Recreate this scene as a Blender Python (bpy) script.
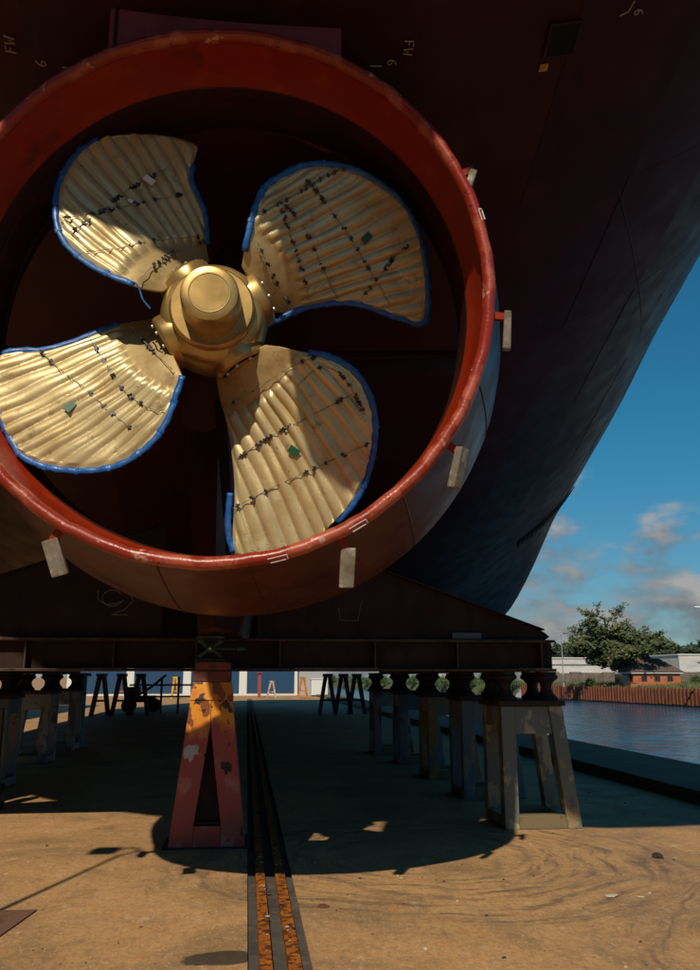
import bpy, bmesh, math, random
from mathutils import Vector, Matrix
random.seed(11)
R = math.radians
scene = bpy.context.scene
for o in list(bpy.data.objects): bpy.data.objects.remove(o)
C = scene.collection

# ---------------------------------------------------------------- camera
cam_d = bpy.data.cameras.new('camera'); cam = bpy.data.objects.new('camera', cam_d); C.objects.link(cam)
cam_d.sensor_fit = 'VERTICAL'; cam_d.sensor_height = 36.0; cam_d.lens = 36.0*850/970
cam_d.clip_start = .05; cam_d.clip_end = 6000
PITCH, YAW = R(12.728), R(6.741)
Fv = Vector((math.sin(YAW)*math.cos(PITCH), math.cos(YAW)*math.cos(PITCH), math.sin(PITCH)))
Rv = Vector((math.cos(YAW), -math.sin(YAW), 0)); Uv = Rv.cross(Fv)
cam.matrix_world = Matrix(((Rv.x, Uv.x, -Fv.x, 0), (Rv.y, Uv.y, -Fv.y, 0), (Rv.z, Uv.z, -Fv.z, 1.6), (0, 0, 0, 1)))
scene.camera = cam

# ---------------------------------------------------------------- sky, sun, exposure
SUN_FROM = Vector((-.323, -1.056, 1.0)).normalized()
SUN_EL = math.asin(SUN_FROM.z); SUN_ROT = math.atan2(SUN_FROM.x, SUN_FROM.y)
w = bpy.data.worlds.new('World'); scene.world = w; w.use_nodes = True
nt = w.node_tree; nt.nodes.clear()
def wn(t, **k):
    n = nt.nodes.new(t)
    for a, b in k.items(): setattr(n, a, b)
    return n
wout = wn('ShaderNodeOutputWorld'); bg = wn('ShaderNodeBackground'); bg.inputs['Strength'].default_value = .09
sky = wn('ShaderNodeTexSky', sky_type='NISHITA', sun_disc=False, sun_elevation=SUN_EL, sun_rotation=SUN_ROT)
sky.air_density = 1.0; sky.dust_density = .25; sky.ozone_density = 2.0
tint = wn('ShaderNodeMix', data_type='RGBA', blend_type='MULTIPLY'); tint.inputs['Factor'].default_value = 1
hz = wn('ShaderNodeSeparateXYZ'); tcz = wn('ShaderNodeTexCoord'); nt.links.new(tcz.outputs['Generated'], hz.inputs[0])
hzr = wn('ShaderNodeMapRange', interpolation_type='SMOOTHSTEP'); hzr.inputs['From Min'].default_value = .0; hzr.inputs['From Max'].default_value = .30; nt.links.new(hz.outputs['Z'], hzr.inputs['Value'])
hzc = wn('ShaderNodeMix', data_type='RGBA'); hzc.inputs['A'].default_value = (.42, .62, .74, 1); hzc.inputs['B'].default_value = (.18, .78, .91, 1); nt.links.new(hzr.outputs[0], hzc.inputs['Factor'])
nt.links.new(hzc.outputs['Result'], tint.inputs['B'])
nt.links.new(sky.outputs['Color'], tint.inputs['A'])
tc = wn('ShaderNodeTexCoord'); mp = wn('ShaderNodeMapping'); mp.inputs['Scale'].default_value = (1, 1, 2.0)
mp.inputs['Location'].default_value = (.37, .12, .0)
nt.links.new(tc.outputs['Generated'], mp.inputs['Vector'])
cn = wn('ShaderNodeTexNoise'); cn.inputs['Scale'].default_value = 9; cn.inputs['Detail'].default_value = 9; cn.inputs['Roughness'].default_value = .52
nt.links.new(mp.outputs['Vector'], cn.inputs['Vector'])
sep = wn('ShaderNodeSeparateXYZ'); nt.links.new(tc.outputs['Generated'], sep.inputs[0])
# clouds are thicker towards the horizon all round, as a cumulus layer is seen edge on
cov = wn('ShaderNodeMapRange'); cov.inputs['From Min'].default_value = .0; cov.inputs['From Max'].default_value = .24
cov.inputs['To Min'].default_value = .25; cov.inputs['To Max'].default_value = -.10
nt.links.new(sep.outputs['Z'], cov.inputs['Value'])
add = wn('ShaderNodeMath', operation='ADD'); nt.links.new(cn.outputs['Fac'], add.inputs[0]); nt.links.new(cov.outputs['Result'], add.inputs[1])
mask = wn('ShaderNodeMapRange', interpolation_type='SMOOTHSTEP'); mask.inputs['From Min'].default_value = .54; mask.inputs['From Max'].default_value = .72
nt.links.new(add.outputs[0], mask.inputs['Value'])
mp2 = wn('ShaderNodeMapping'); mp2.inputs['Scale'].default_value = (1, 1, 2.0); mp2.inputs['Location'].default_value = (.37, .12, .05)
nt.links.new(tc.outputs['Generated'], mp2.inputs['Vector'])
cn2 = wn('ShaderNodeTexNoise'); cn2.inputs['Scale'].default_value = 9; cn2.inputs['Detail'].default_value = 6; cn2.inputs['Roughness'].default_value = .5
nt.links.new(mp2.outputs['Vector'], cn2.inputs['Vector'])
dif = wn('ShaderNodeMath', operation='SUBTRACT'); nt.links.new(cn.outputs['Fac'], dif.inputs[0]); nt.links.new(cn2.outputs['Fac'], dif.inputs[1])
lit = wn('ShaderNodeMapRange'); lit.inputs['From Min'].default_value = -.06; lit.inputs['From Max'].default_value = .12
nt.links.new(dif.outputs[0], lit.inputs['Value'])
ccol = wn('ShaderNodeMix', data_type='RGBA'); ccol.inputs['A'].default_value = (2.2, 2.55, 2.8, 1); ccol.inputs['B'].default_value = (5.2, 5.1, 5.0, 1)
nt.links.new(lit.outputs['Result'], ccol.inputs['Factor'])
mixs = wn('ShaderNodeMix', data_type='RGBA'); nt.links.new(mask.outputs['Result'], mixs.inputs['Factor'])
nt.links.new(tint.outputs['Result'], mixs.inputs['A']); nt.links.new(ccol.outputs['Result'], mixs.inputs['B'])
nt.links.new(mixs.outputs['Result'], bg.inputs['Color']); nt.links.new(bg.outputs[0], wout.inputs[0])

sd = bpy.data.lights.new('sun', 'SUN'); sd.energy = 5.0; sd.angle = R(.53); sd.color = (1, .88, .70)
so = bpy.data.objects.new('sun', sd); C.objects.link(so); so.location = (-20, -60, 60)
so.rotation_euler = SUN_FROM.to_track_quat('Z', 'Y').to_euler()
vs = scene.view_settings; vs.view_transform = 'Standard'; vs.look = 'None'; vs.exposure = -.30; vs.gamma = 1
scene.render.engine = 'CYCLES'
scene.render.resolution_x, scene.render.resolution_y = 739, 1024

# ---------------------------------------------------------------- materials
MATS = {}
def mat(name, col, rough=.6, metal=0., layers=(), bump=None, rvar=.0, scale=1., rand=True, coat=0., spec=.5):
    """layers: (colour, noise scale, lo, hi, (sx,sy,sz), detail)"""
    m = bpy.data.materials.new(name); m.use_nodes = True; t = m.node_tree; N = t.nodes; L = t.links
    b = N['Principled BSDF']; b.inputs['Roughness'].default_value = rough; b.inputs['Metallic'].default_value = metal; b.inputs['Specular IOR Level'].default_value = spec
    if coat: b.inputs['Coat Weight'].default_value = coat; b.inputs['Coat Roughness'].default_value = .25
    tcn = N.new('ShaderNodeTexCoord'); vec = tcn.outputs['Object']
    if rand:
        oi = N.new('ShaderNodeObjectInfo'); mu = N.new('ShaderNodeMath'); mu.operation = 'MULTIPLY'; mu.inputs[1].default_value = 57.
        L.new(oi.outputs['Random'], mu.inputs[0]); va = N.new('ShaderNodeVectorMath'); va.operation = 'ADD'
        L.new(vec, va.inputs[0]); L.new(mu.outputs[0], va.inputs[1]); vec = va.outputs[0]
    prev = None
    for i, ly in enumerate(layers):
        c, sc, lo, hi = ly[:4]; st = ly[4] if len(ly) > 4 else (1, 1, 1); det = ly[5] if len(ly) > 5 else 6
        mpn = N.new('ShaderNodeMapping'); mpn.inputs['Scale'].default_value = st; mpn.inputs['Location'].default_value = (i*7.3, i*3.1, i*5.7)
        L.new(vec, mpn.inputs['Vector'])
        nz = N.new('ShaderNodeTexNoise'); nz.inputs['Scale'].default_value = sc*scale; nz.inputs['Detail'].default_value = det; nz.inputs['Roughness'].default_value = .62
        L.new(mpn.outputs[0], nz.inputs['Vector'])
        mr = N.new('ShaderNodeMapRange'); mr.inputs['From Min'].default_value = lo; mr.inputs['From Max'].default_value = hi
        L.new(nz.outputs['Fac'], mr.inputs['Value'])
        mx = N.new('ShaderNodeMix'); mx.data_type = 'RGBA'; L.new(mr.outputs[0], mx.inputs['Factor'])
        if prev is None: mx.inputs['A'].default_value = (*col, 1)
        else: L.new(prev, mx.inputs['A'])
        mx.inputs['B'].default_value = (*c, 1); prev = mx.outputs['Result']
    if prev is None: b.inputs['Base Color'].default_value = (*col, 1)
    else: L.new(prev, b.inputs['Base Color'])
    if rvar:
        nz = N.new('ShaderNodeTexNoise'); nz.inputs['Scale'].default_value = 3*scale; nz.inputs['Detail'].default_value = 5; L.new(vec, nz.inputs['Vector'])
        mr = N.new('ShaderNodeMapRange'); mr.inputs['From Min'].default_value = .3; mr.inputs['From Max'].default_value = .7
        mr.inputs['To Min'].default_value = rough-rvar; mr.inputs['To Max'].default_value = rough+rvar; L.new(nz.outputs['Fac'], mr.inputs['Value']); L.new(mr.outputs[0], b.inputs['Roughness'])
    if bump:
        nz = N.new('ShaderNodeTexNoise'); nz.inputs['Scale'].default_value = bump[0]; nz.inputs['Detail'].default_value = 6; L.new(vec, nz.inputs['Vector'])
        bp = N.new('ShaderNodeBump'); bp.inputs['Strength'].default_value = bump[1]; bp.inputs['Distance'].default_value = bump[2] if len(bump) > 2 else .01
        L.new(nz.outputs['Fac'], bp.inputs['Height']); L.new(bp.outputs[0], b.inputs['Normal'])
    MATS[name] = m
    return m

RUST = (.10, .032, .012); RUSTD = (.035, .014, .008)
mat('hull', (.034, .0048, .0058), .48, 0, [((.050, .009, .009), 1.2, .45, .7), ((.020, .0035, .006), 3.5, .58, .75, (1, .3, 1))], (60, .12, .0015), .08, spec=.2)
mat('chalk', (.40, .26, .20), .8); mat('weld', (.07, .022, .02), .5)
mat('jack_steel', (.07, .075, .08), .5, .4); mat('chalk_dim', (.22, .20, .17), .9)
mat('hullwing', (.040, .006, .004), .5, 0, [((.024, .004, .003), 1.5, .45, .7)], (60, .2, .002), .08, spec=.25)
mat('headbox', (.22, .045, .055), .5, 0, [((.15, .03, .036), 4, .5, .7)], (60, .2, .002), .08, spec=.3)
mat('nozzle', (.27, .020, .003), .42, 0, [((.21, .016, .003), 1.6, .42, .68), ((.33, .040, .006), 5, .55, .75), ((.10, .02, .006), 2.6, .60, .72, (1, 1, .35)), (RUST, 16, .66, .74)], (45, .25, .003), .12, rand=False, spec=.25)
mat('nozzle_inner_dark', (.045, .010, .006), .5, 0, [((.028, .007, .005), 2, .45, .65), ((.075, .018, .008), 6, .58, .7)], (50, .2, .003), .1, rand=False, spec=.25)
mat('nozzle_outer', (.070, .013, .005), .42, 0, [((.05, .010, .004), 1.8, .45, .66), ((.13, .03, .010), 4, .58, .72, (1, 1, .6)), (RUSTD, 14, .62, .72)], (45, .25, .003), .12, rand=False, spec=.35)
mat('nozzle_rim', (.24, .020, .007), .36, 0, [((.36, .075, .040), 2.6, .50, .56, (1, 1, 1), 9), ((.50, .24, .17), 7, .62, .66, (1, 1, 1), 9), (RUSTD, 18, .63, .67, (1, 1, 1), 9)], (60, .5, .004), .12, rand=False, spec=.45)
mat('bronze', (.46, .30, .105), .34, .70, [((.36, .225, .075), 5, .45, .7), ((.17, .10, .035), 14, .64, .80)], (90, .12, .002), .10)
mat('bronze_film', (.55, .44, .23), .42, .38, [((.46, .33, .135), 4, .45, .7), ((.28, .19, .075), 9, .60, .72), ((.66, .54, .32), 6, .60, .70), ((.16, .10, .04), 26, .66, .72)], (40, .3, .003), .12)
mat('bronze_root', (.48, .35, .16), .45, .38, [((.32, .21, .085), 7, .48, .7), ((.10, .055, .02), 16, .62, .72)], (50, .2, .002), .10)
mat('blue_guard', (.006, .085, .30), .42, 0, [((.02, .17, .50), 14, .5, .7), ((.006, .05, .20), 9, .58, .7)], (60, .5, .004), .1)
mat('rope', (.32, .30, .26), .5, 0, [((.12, .10, .07), 30, .45, .6)])
mat('tie_dark', (.02, .022, .03), .4)
mat('green_tape', (.002, .075, .028), .45)
mat('white_tape', (.75, .74, .70), .5)
mat('bolt', (.55, .54, .50), .35, .6)
mat('bolt_slot', (.006, .0055, .005), .6, spec=.2)
mat('anode', (.18, .155, .12), .65, .1, [((.12, .085, .055), 6, .45, .65), ((.36, .33, .28), 11, .55, .7)], (40, .5, .004), .1, spec=.3)
mat('cradle', (.022, .0085, .005), .65, .1, [((.036, .014, .007), 2.2, .45, .7), ((.010, .005, .004), 6, .5, .72, (1, 1, .3))], (40, .3, .004), .1, spec=.25)
mat('cradle_edge', (.07, .04, .026), .55, .2, [((.03, .011, .006), 9, .42, .6)], (60, .3, .003), spec=.3)
mat('ped', (.34, .045, .038), .5, 0, [((.26, .08, .065), 3, .5, .7), ((.40, .15, .115), 4.5, .54, .66), (RUSTD, 8, .63, .66, (1, 1, .7), 9)], (50, .35, .004), .1)
mat('ped_yellow', (.62, .25, .012), .48, 0, [((.48, .14, .012), 5, .48, .66), ((.22, .055, .012), 7, .575, .60, (1, 1, .6), 9), (RUSTD, 8, .645, .66, (1, 1, 1), 9)], (50, .35, .004), .1)
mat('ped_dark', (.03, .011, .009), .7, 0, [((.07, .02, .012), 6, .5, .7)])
mat('ped_cap', (.16, .028, .016), .6, 0, [(RUSTD, 7, .5, .64), ((.24, .05, .02), 4, .58, .7)], (40, .4, .004))
mat('paint_flake', (.42, .42, .41), .6, 0, [((.32, .28, .27), 12, .5, .7)])
mat('jack_green', (.018, .075, .055), .45, .3, [(RUSTD, 14, .52, .62), ((.05, .16, .12), 20, .6, .7)], (50, .4, .003))
STC = dict(
 beige=((.30, .265, .175), [((.115, .135, .12), 1.9, .485, .51, (1, 1, .7), 8), ((.25, .185, .09), 3.0, .57, .62, (1, 1, .6), 8), (RUST, 5, .60, .66, (1, 1, .5), 9), ((.36, .20, .05), 9, .66, .71)]),
 bluegrey=((.095, .118, .14), [((.18, .17, .135), 3.2, .54, .57, (1, 1, .5), 5), ((.09, .06, .04), 6, .60, .64), ((.26, .16, .03), 5, .66, .70)]),
 ochre=((.20, .12, .025), [((.11, .10, .09), 3, .54, .58, (1, 1, .6), 5), ((.30, .19, .04), 6, .60, .65), ((.05, .03, .02), 8, .64, .68)]),
 redgrey=((.16, .15, .15), [((.12, .035, .03), 2.6, .52, .55, (1, 1, .7), 5), ((.26, .18, .04), 6, .61, .65)]),
 teal=((.05, .07, .078), [((.11, .12, .12), 3, .55, .60, (1, 1, .6), 5), ((.07, .03, .015), 8, .6, .66)]),
 white=((.18, .18, .175), [((.065, .07, .075), 2.6, .50, .53, (1, 1, .5), 5), ((.16, .07, .03), 7, .62, .66)]))
for k, (c, l) in STC.items(): mat('trestle_'+k, c, .6, 0, l, (45, .4, .004), .1)
mat('sill', (.16, .12, .055), .65, 0, [((.10, .095, .075), 3, .48, .56, (.4, 1, 1)), ((.30, .17, .03), 5, .60, .66), (RUST, 9, .62, .68)], (40, .4, .004))
mat('timber', (.022, .011, .007), .8, 0, [((.035, .017, .01), 5, .45, .7, (.2, 1, 1))], (30, .5, .006))
mat('spool', (.018, .010, .008), .7, .2, [((.05, .018, .008), 8, .55, .7)], (40, .4, .004))
mat('rail', (.33, .095, .007), .75, .1, [((.42, .15, .014), 7, .5, .64), ((.10, .030, .008), 18, .50, .57, (1, 1, 1), 8), ((.025, .012, .008), 7, .60, .64)], (50, .8, .008), rand=False, spec=.3)
mat('rail_bed', (.075, .062, .048), .9, 0, [((.035, .03, .026), 3, .48, .66), ((.12, .10, .075), 8, .58, .7)], (60, .8, .01), rand=False)
mat('steel_plate', (.16, .075, .045), .75, 0, [((.10, .045, .03), 6, .5, .65)], (60, .5, .004))
mat('debris_dark', (.035, .022, .015), .9); mat('debris_rust', (.12, .035, .015), .8); mat('debris_pale', (.42, .36, .27), .8)
mat('black_steel', (.012, .012, .013), .6, .2, [((.03, .02, .015), 8, .5, .7)])
mat('blue_clad', (.006, .048, .12), .5); mat('white_trim', (.62, .62, .58), .6); mat('blue_post', (.05, .13, .22), .55, 0, [((.10, .15, .18), 5, .5, .7)])
mat('orange_stand', (.55, .17, .01), .55, 0, [((.30, .07, .01), 6, .52, .6)]); mat('yellow_stand', (.62, .33, .02), .55, 0, [((.40, .16, .01), 6, .52, .6)])
mat('red_stand', (.28, .05, .02), .6); mat('pale_stand', (.42, .36, .30), .6, 0, [((.22, .08, .03), 5, .5, .6)])
mat('pile', (.20, .055, .018), .75, 0, [((.12, .03, .012), 2.2, .45, .65, (1, 1, .4)), ((.055, .022, .012), 3.2, .55, .7, (1, 1, .3))], (10, .3, .01))
mat('pile_wet', (.03, .016, .012), .5)
mat('brick', (.42, .13, .05), .85, 0, [((.30, .085, .035), 2.2, .42, .62)]); mat('roof_tile', (.085, .06, .045), .85, 0, [((.13, .09, .065), 1.6, .5, .7)], (14, .5, .03))
mat('blocker_clad', (.055, .065, .075), .7, 0, [((.035, .04, .045), .5, .45, .65, (1, 1, .2))]); mat('blocker_door', (.05, .055, .05), .7)
mat('glass_dark', (.02, .025, .03), .12); mat('fascia', (.75, .73, .70), .6)
mat('white_wall', (.55, .53, .50), .7, 0, [((.42, .41, .40), .4, .45, .7, (1, 1, 3))]); mat('grey_roof', (.10, .10, .105), .7); mat('grey_wall', (.34, .35, .36), .7)
mat('stone_wall', (.16, .13, .10), .9, 0, [((.09, .07, .06), 1.4, .45, .65)])
mat('lamp_grey', (.30, .31, .31), .5, .3); mat('lamp_head', (.06, .06, .065), .5)
mat('bark', (.055, .042, .030), .9, 0, [((.03, .022, .016), 4, .5, .7)])
mat('grass_soil', (.075, .080, .028), .95, 0, [((.13, .115, .05), .5, .5, .66), ((.045, .070, .02), 1.2, .52, .7)], rand=False)
def leafmat(name, c, c2):
    m = mat(name, c, .65, 0, [(c2, .6, .42, .62)], rand=False)
    m.node_tree.nodes['Principled BSDF'].inputs['Subsurface Weight'].default_value = 0
    return m
leafmat('leaf_mid', (.056, .073, .021), (.10, .108, .034)); leafmat('leaf_dark', (.020, .033, .014), (.034, .050, .020)); leafmat('leaf_bush', (.040, .085, .020), (.085, .125, .035)); leafmat('leaf_grass', (.075, .10, .028), (.15, .13, .055))

def ped_paint():
    # red lead below, yellow above, with a ragged edge between the two coats and chips down to rust
    m = MATS['ped'].copy(); m.name = 'ped_paint'; y = MATS['ped_yellow']; t = m.node_tree; N, L = t.nodes, t.links
    b = N['Principled BSDF']; red = b.inputs['Base Color'].links[0].from_socket; vec = N['Texture Coordinate'].outputs['Object']
    def layer(prev, c, sc, lo, hi, st):
        mp_ = N.new('ShaderNodeMapping'); mp_.inputs['Scale'].default_value = st; L.new(vec, mp_.inputs['Vector'])
        n = N.new('ShaderNodeTexNoise'); n.inputs['Scale'].default_value = sc; n.inputs['Detail'].default_value = 9; L.new(mp_.outputs[0], n.inputs['Vector'])
        r = N.new('ShaderNodeMapRange'); r.inputs['From Min'].default_value = lo; r.inputs['From Max'].default_value = hi; L.new(n.outputs['Fac'], r.inputs['Value'])
        x = N.new('ShaderNodeMix'); x.data_type = 'RGBA'; L.new(r.outputs[0], x.inputs['Factor']); x.inputs['B'].default_value = (*c, 1)
        if isinstance(prev, tuple): x.inputs['A'].default_value = (*prev, 1)
        else: L.new(prev, x.inputs['A'])
        return x.outputs['Result'], n
    ye, _ = layer((.66, .27, .012), (.55, .17, .012), 5, .45, .62, (1, 1, 1))
    ye, _ = layer(ye, (.20, .05, .012), 6.5, .555, .58, (1.2, 1, .7)); ye, _ = layer(ye, RUSTD, 8.5, .61, .63, (1, 1, 1))
    sp = N.new('ShaderNodeSeparateXYZ'); L.new(vec, sp.inputs[0]); _, nz = layer((0, 0, 0), (1, 1, 1), 3.5, .4, .6, (1, 1, .6))
    a = N.new('ShaderNodeMath'); a.operation = 'MULTIPLY_ADD'; L.new(nz.outputs['Fac'], a.inputs[0]); a.inputs[1].default_value = .7; L.new(sp.outputs['Z'], a.inputs[2])
    r = N.new('ShaderNodeMapRange'); r.inputs['From Min'].default_value = 1.42; r.inputs['From Max'].default_value = 1.52; L.new(a.outputs[0], r.inputs['Value'])
    x = N.new('ShaderNodeMix'); x.data_type = 'RGBA'; L.new(r.outputs[0], x.inputs['Factor']); L.new(red, x.inputs['A']); L.new(ye, x.inputs['B']); L.new(x.outputs['Result'], b.inputs['Base Color'])
    MATS['ped_paint'] = m
ped_paint()
# concrete of the yard: base tone, dust, scrapes and turning marks of tyres
def concrete():
    m = bpy.data.materials.new('yard_concrete'); m.use_nodes = True; t = m.node_tree; N, L = t.nodes, t.links; b = N['Principled BSDF']
    b.inputs['Roughness'].default_value = .8
    tcn = N.new('ShaderNodeTexCoord'); geo = tcn.outputs['Object']
    def noise(sc, det=6, st=(1, 1, 1), ro=.6, rot=0, dist=0):
        mp_ = N.new('ShaderNodeMapping'); mp_.inputs['Scale'].default_value = st; mp_.inputs['Rotation'].default_value = (0, 0, rot); L.new(geo, mp_.inputs['Vector'])
        n = N.new('ShaderNodeTexNoise'); n.inputs['Scale'].default_value = sc; n.inputs['Detail'].default_value = det; n.inputs['Roughness'].default_value = ro; n.inputs['Distortion'].default_value = dist
        L.new(mp_.outputs[0], n.inputs['Vector']); return n.outputs['Fac']
    def rng(s, lo, hi, a=0., z=1.):
        n = N.new('ShaderNodeMapRange'); n.inputs['From Min'].default_value = lo; n.inputs['From Max'].default_value = hi; n.inputs['To Min'].default_value = a; n.inputs['To Max'].default_value = z
        L.new(s, n.inputs['Value']); return n.outputs[0]
    def mix(fac, a, c):
        n = N.new('ShaderNodeMix'); n.data_type = 'RGBA'; L.new(fac, n.inputs['Factor'])
        if isinstance(a, tuple): n.inputs['A'].default_value = (*a, 1)
        else: L.new(a, n.inputs['A'])
        n.inputs['B'].default_value = (*c, 1); return n.outputs['Result']
    def math_(op, a, c):
        n = N.new('ShaderNodeMath'); n.operation = op
        for i, v in enumerate((a, c)):
            if isinstance(v, (int, float)): n.inputs[i].default_value = v
            else: L.new(v, n.inputs[i])
        return n.outputs[0]
    col = mix(rng(noise(.45, 5), .38, .68), (.52, .285, .112), (.42, .232, .096))
    col = mix(rng(noise(1.3, 7, (1, 1, 1), .65), .50, .72), col, (.46, .265, .115))
    col = mix(rng(noise(.9, 8, (1, .8, 1), .68, .15, .5), .47, .66, 0, .85), col, (.20, .12, .058))
    col = mix(rng(noise(2.4, 9, (1, .7, 1), .74, -.12, .6), .53, .66, 0, .5), col, (.17, .105, .055))
    col = mix(rng(noise(2.2, 6, (1, 1, 1), .6, 0, .3), .62, .72, 0, .8), col, (.52, .20, .035))
    col = mix(rng(noise(6, 8, (1, .6, 1), .75, .4), .58, .66, 0, .75), col, (.58, .42, .26))
    col = mix(rng(noise(30, 3, (1, .5, 1), .6), .63, .70, 0, .75), col, (.15, .085, .04))
    col = mix(rng(noise(22, 5, (1, .6, 1), .75), .44, .62, 0, .5), col, (.23, .135, .065))
    col = mix(rng(noise(48, 3, (1, .5, 1), .6), .58, .66, 0, .7), col, (.56, .37, .19))
    col = mix(rng(noise(14, 6, (1, .6, 1), .75, .2), .60, .70, 0, .55), col, (.50, .33, .17))
    col = mix(rng(noise(5.5, 9, (1, .7, 1), .8, .05, .3), .56, .66, 0, .42), col, (.16, .10, .05))
    # turning marks of tyres: noise drawn out along circles round two points of the yard
    for cx_, cy_, r0_, r1_, lo_ in ((1.7, 8.2, .8, 2.9, .47), (5.6, 4.2, 1.6, 4.2, .49)):
        pv = N.new('ShaderNodeVectorMath'); pv.operation = 'SUBTRACT'; L.new(geo, pv.inputs[0]); pv.inputs[1].default_value = (cx_, cy_, 0)
        ln_ = N.new('ShaderNodeVectorMath'); ln_.operation = 'LENGTH'; L.new(pv.outputs[0], ln_.inputs[0]); rad = math_('ADD', ln_.outputs['Value'], math_('MULTIPLY', noise(.8, 2), .6))
        sx_ = N.new('ShaderNodeSeparateXYZ'); L.new(pv.outputs[0], sx_.inputs[0]); ang = math_('ARCTAN2', sx_.outputs[1], sx_.outputs[0])
        cv = N.new('ShaderNodeCombineXYZ'); L.new(math_('MULTIPLY', rad, 5.5), cv.inputs[0]); L.new(math_('MULTIPLY', ang, 1.1), cv.inputs[1])
        nz_ = N.new('ShaderNodeTexNoise'); nz_.inputs['Scale'].default_value = 1.7; nz_.inputs['Detail'].default_value = 7; nz_.inputs['Roughness'].default_value = .62; L.new(cv.outputs[0], nz_.inputs['Vector'])
        k_ = math_('MULTIPLY', rng(nz_.outputs['Fac'], lo_, lo_+.16), math_('MULTIPLY', rng(rad, r0_, r0_+.5), rng(rad, r1_, r1_-.6)))
        col = mix(math_('MULTIPLY', math_('MULTIPLY', k_, rng(noise(9, 5, (1, 1, 1), .7), .3, .52)), .9), col, (.13, .085, .05))
        k2 = math_('MULTIPLY', rng(nz_.outputs['Fac'], .36, .30), math_('MULTIPLY', rng(rad, r0_, r0_+.5), rng(rad, r1_, r1_-.6)))
        col = mix(math_('MULTIPLY', k2, .45), col, (.50, .34, .19))
    # dark soft-edged blob by the rails
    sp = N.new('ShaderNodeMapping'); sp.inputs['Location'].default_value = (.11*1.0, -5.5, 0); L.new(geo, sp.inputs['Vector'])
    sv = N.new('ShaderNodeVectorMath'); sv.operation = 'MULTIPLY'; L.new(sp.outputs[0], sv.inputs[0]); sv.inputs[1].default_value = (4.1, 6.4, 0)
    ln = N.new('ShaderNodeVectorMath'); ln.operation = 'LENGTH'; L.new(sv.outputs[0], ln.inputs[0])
    blob = rng(math_('ADD', ln.outputs['Value'], math_('MULTIPLY', noise(4, 3), .9)), 1.42, 1.28)
    col = mix(math_('MULTIPLY', blob, .88), col, (.03, .024, .018))
    L.new(col, b.inputs['Base Color'])
    hgt = math_('ADD', math_('MULTIPLY', noise(70, 5), .5), noise(7, 6))
    bp = N.new('ShaderNodeBump'); bp.inputs['Strength'].default_value = .6; bp.inputs['Distance'].default_value = .012; L.new(hgt, bp.inputs['Height']); L.new(bp.outputs[0], b.inputs['Normal'])
    L.new(rng(noise(2.5, 5), .35, .7, .62, .9), b.inputs['Roughness'])
    MATS['concrete'] = m
concrete()
mat('kerb', (.13, .085, .05), .85, 0, [((.085, .055, .035), 1.2, .45, .65), ((.17, .115, .065), 4, .56, .7)], (40, .4, .006), rand=False)
def water():
    m = bpy.data.materials.new('water'); m.use_nodes = True; t = m.node_tree; N, L = t.nodes, t.links; b = N['Principled BSDF']
    b.inputs['Base Color'].default_value = (.012, .075, .135, 1); b.inputs['Roughness'].default_value = .12; b.inputs['IOR'].default_value = 1.33
    tcn = N.new('ShaderNodeTexCoord'); last = None
    for sc, st, amt in ((1.6, (1, .55, 1), .06), (.45, (1, .6, 1), .16)):
        mp_ = N.new('ShaderNodeMapping'); mp_.inputs['Scale'].default_value = st; mp_.inputs['Rotation'].default_value = (0, 0, .5); L.new(tcn.outputs['Object'], mp_.inputs[0])
        n = N.new('ShaderNodeTexNoise'); n.inputs['Scale'].default_value = sc; n.inputs['Detail'].default_value = 5; L.new(mp_.outputs[0], n.inputs['Vector'])
        bp = N.new('ShaderNodeBump'); bp.inputs['Strength'].default_value = 1; bp.inputs['Distance'].default_value = amt*1.9; L.new(n.outputs['Fac'], bp.inputs['Height'])
        if last: L.new(last, bp.inputs['Normal'])
        last = bp.outputs[0]
    L.new(last, b.inputs['Normal']); MATS['water'] = m
water()

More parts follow.
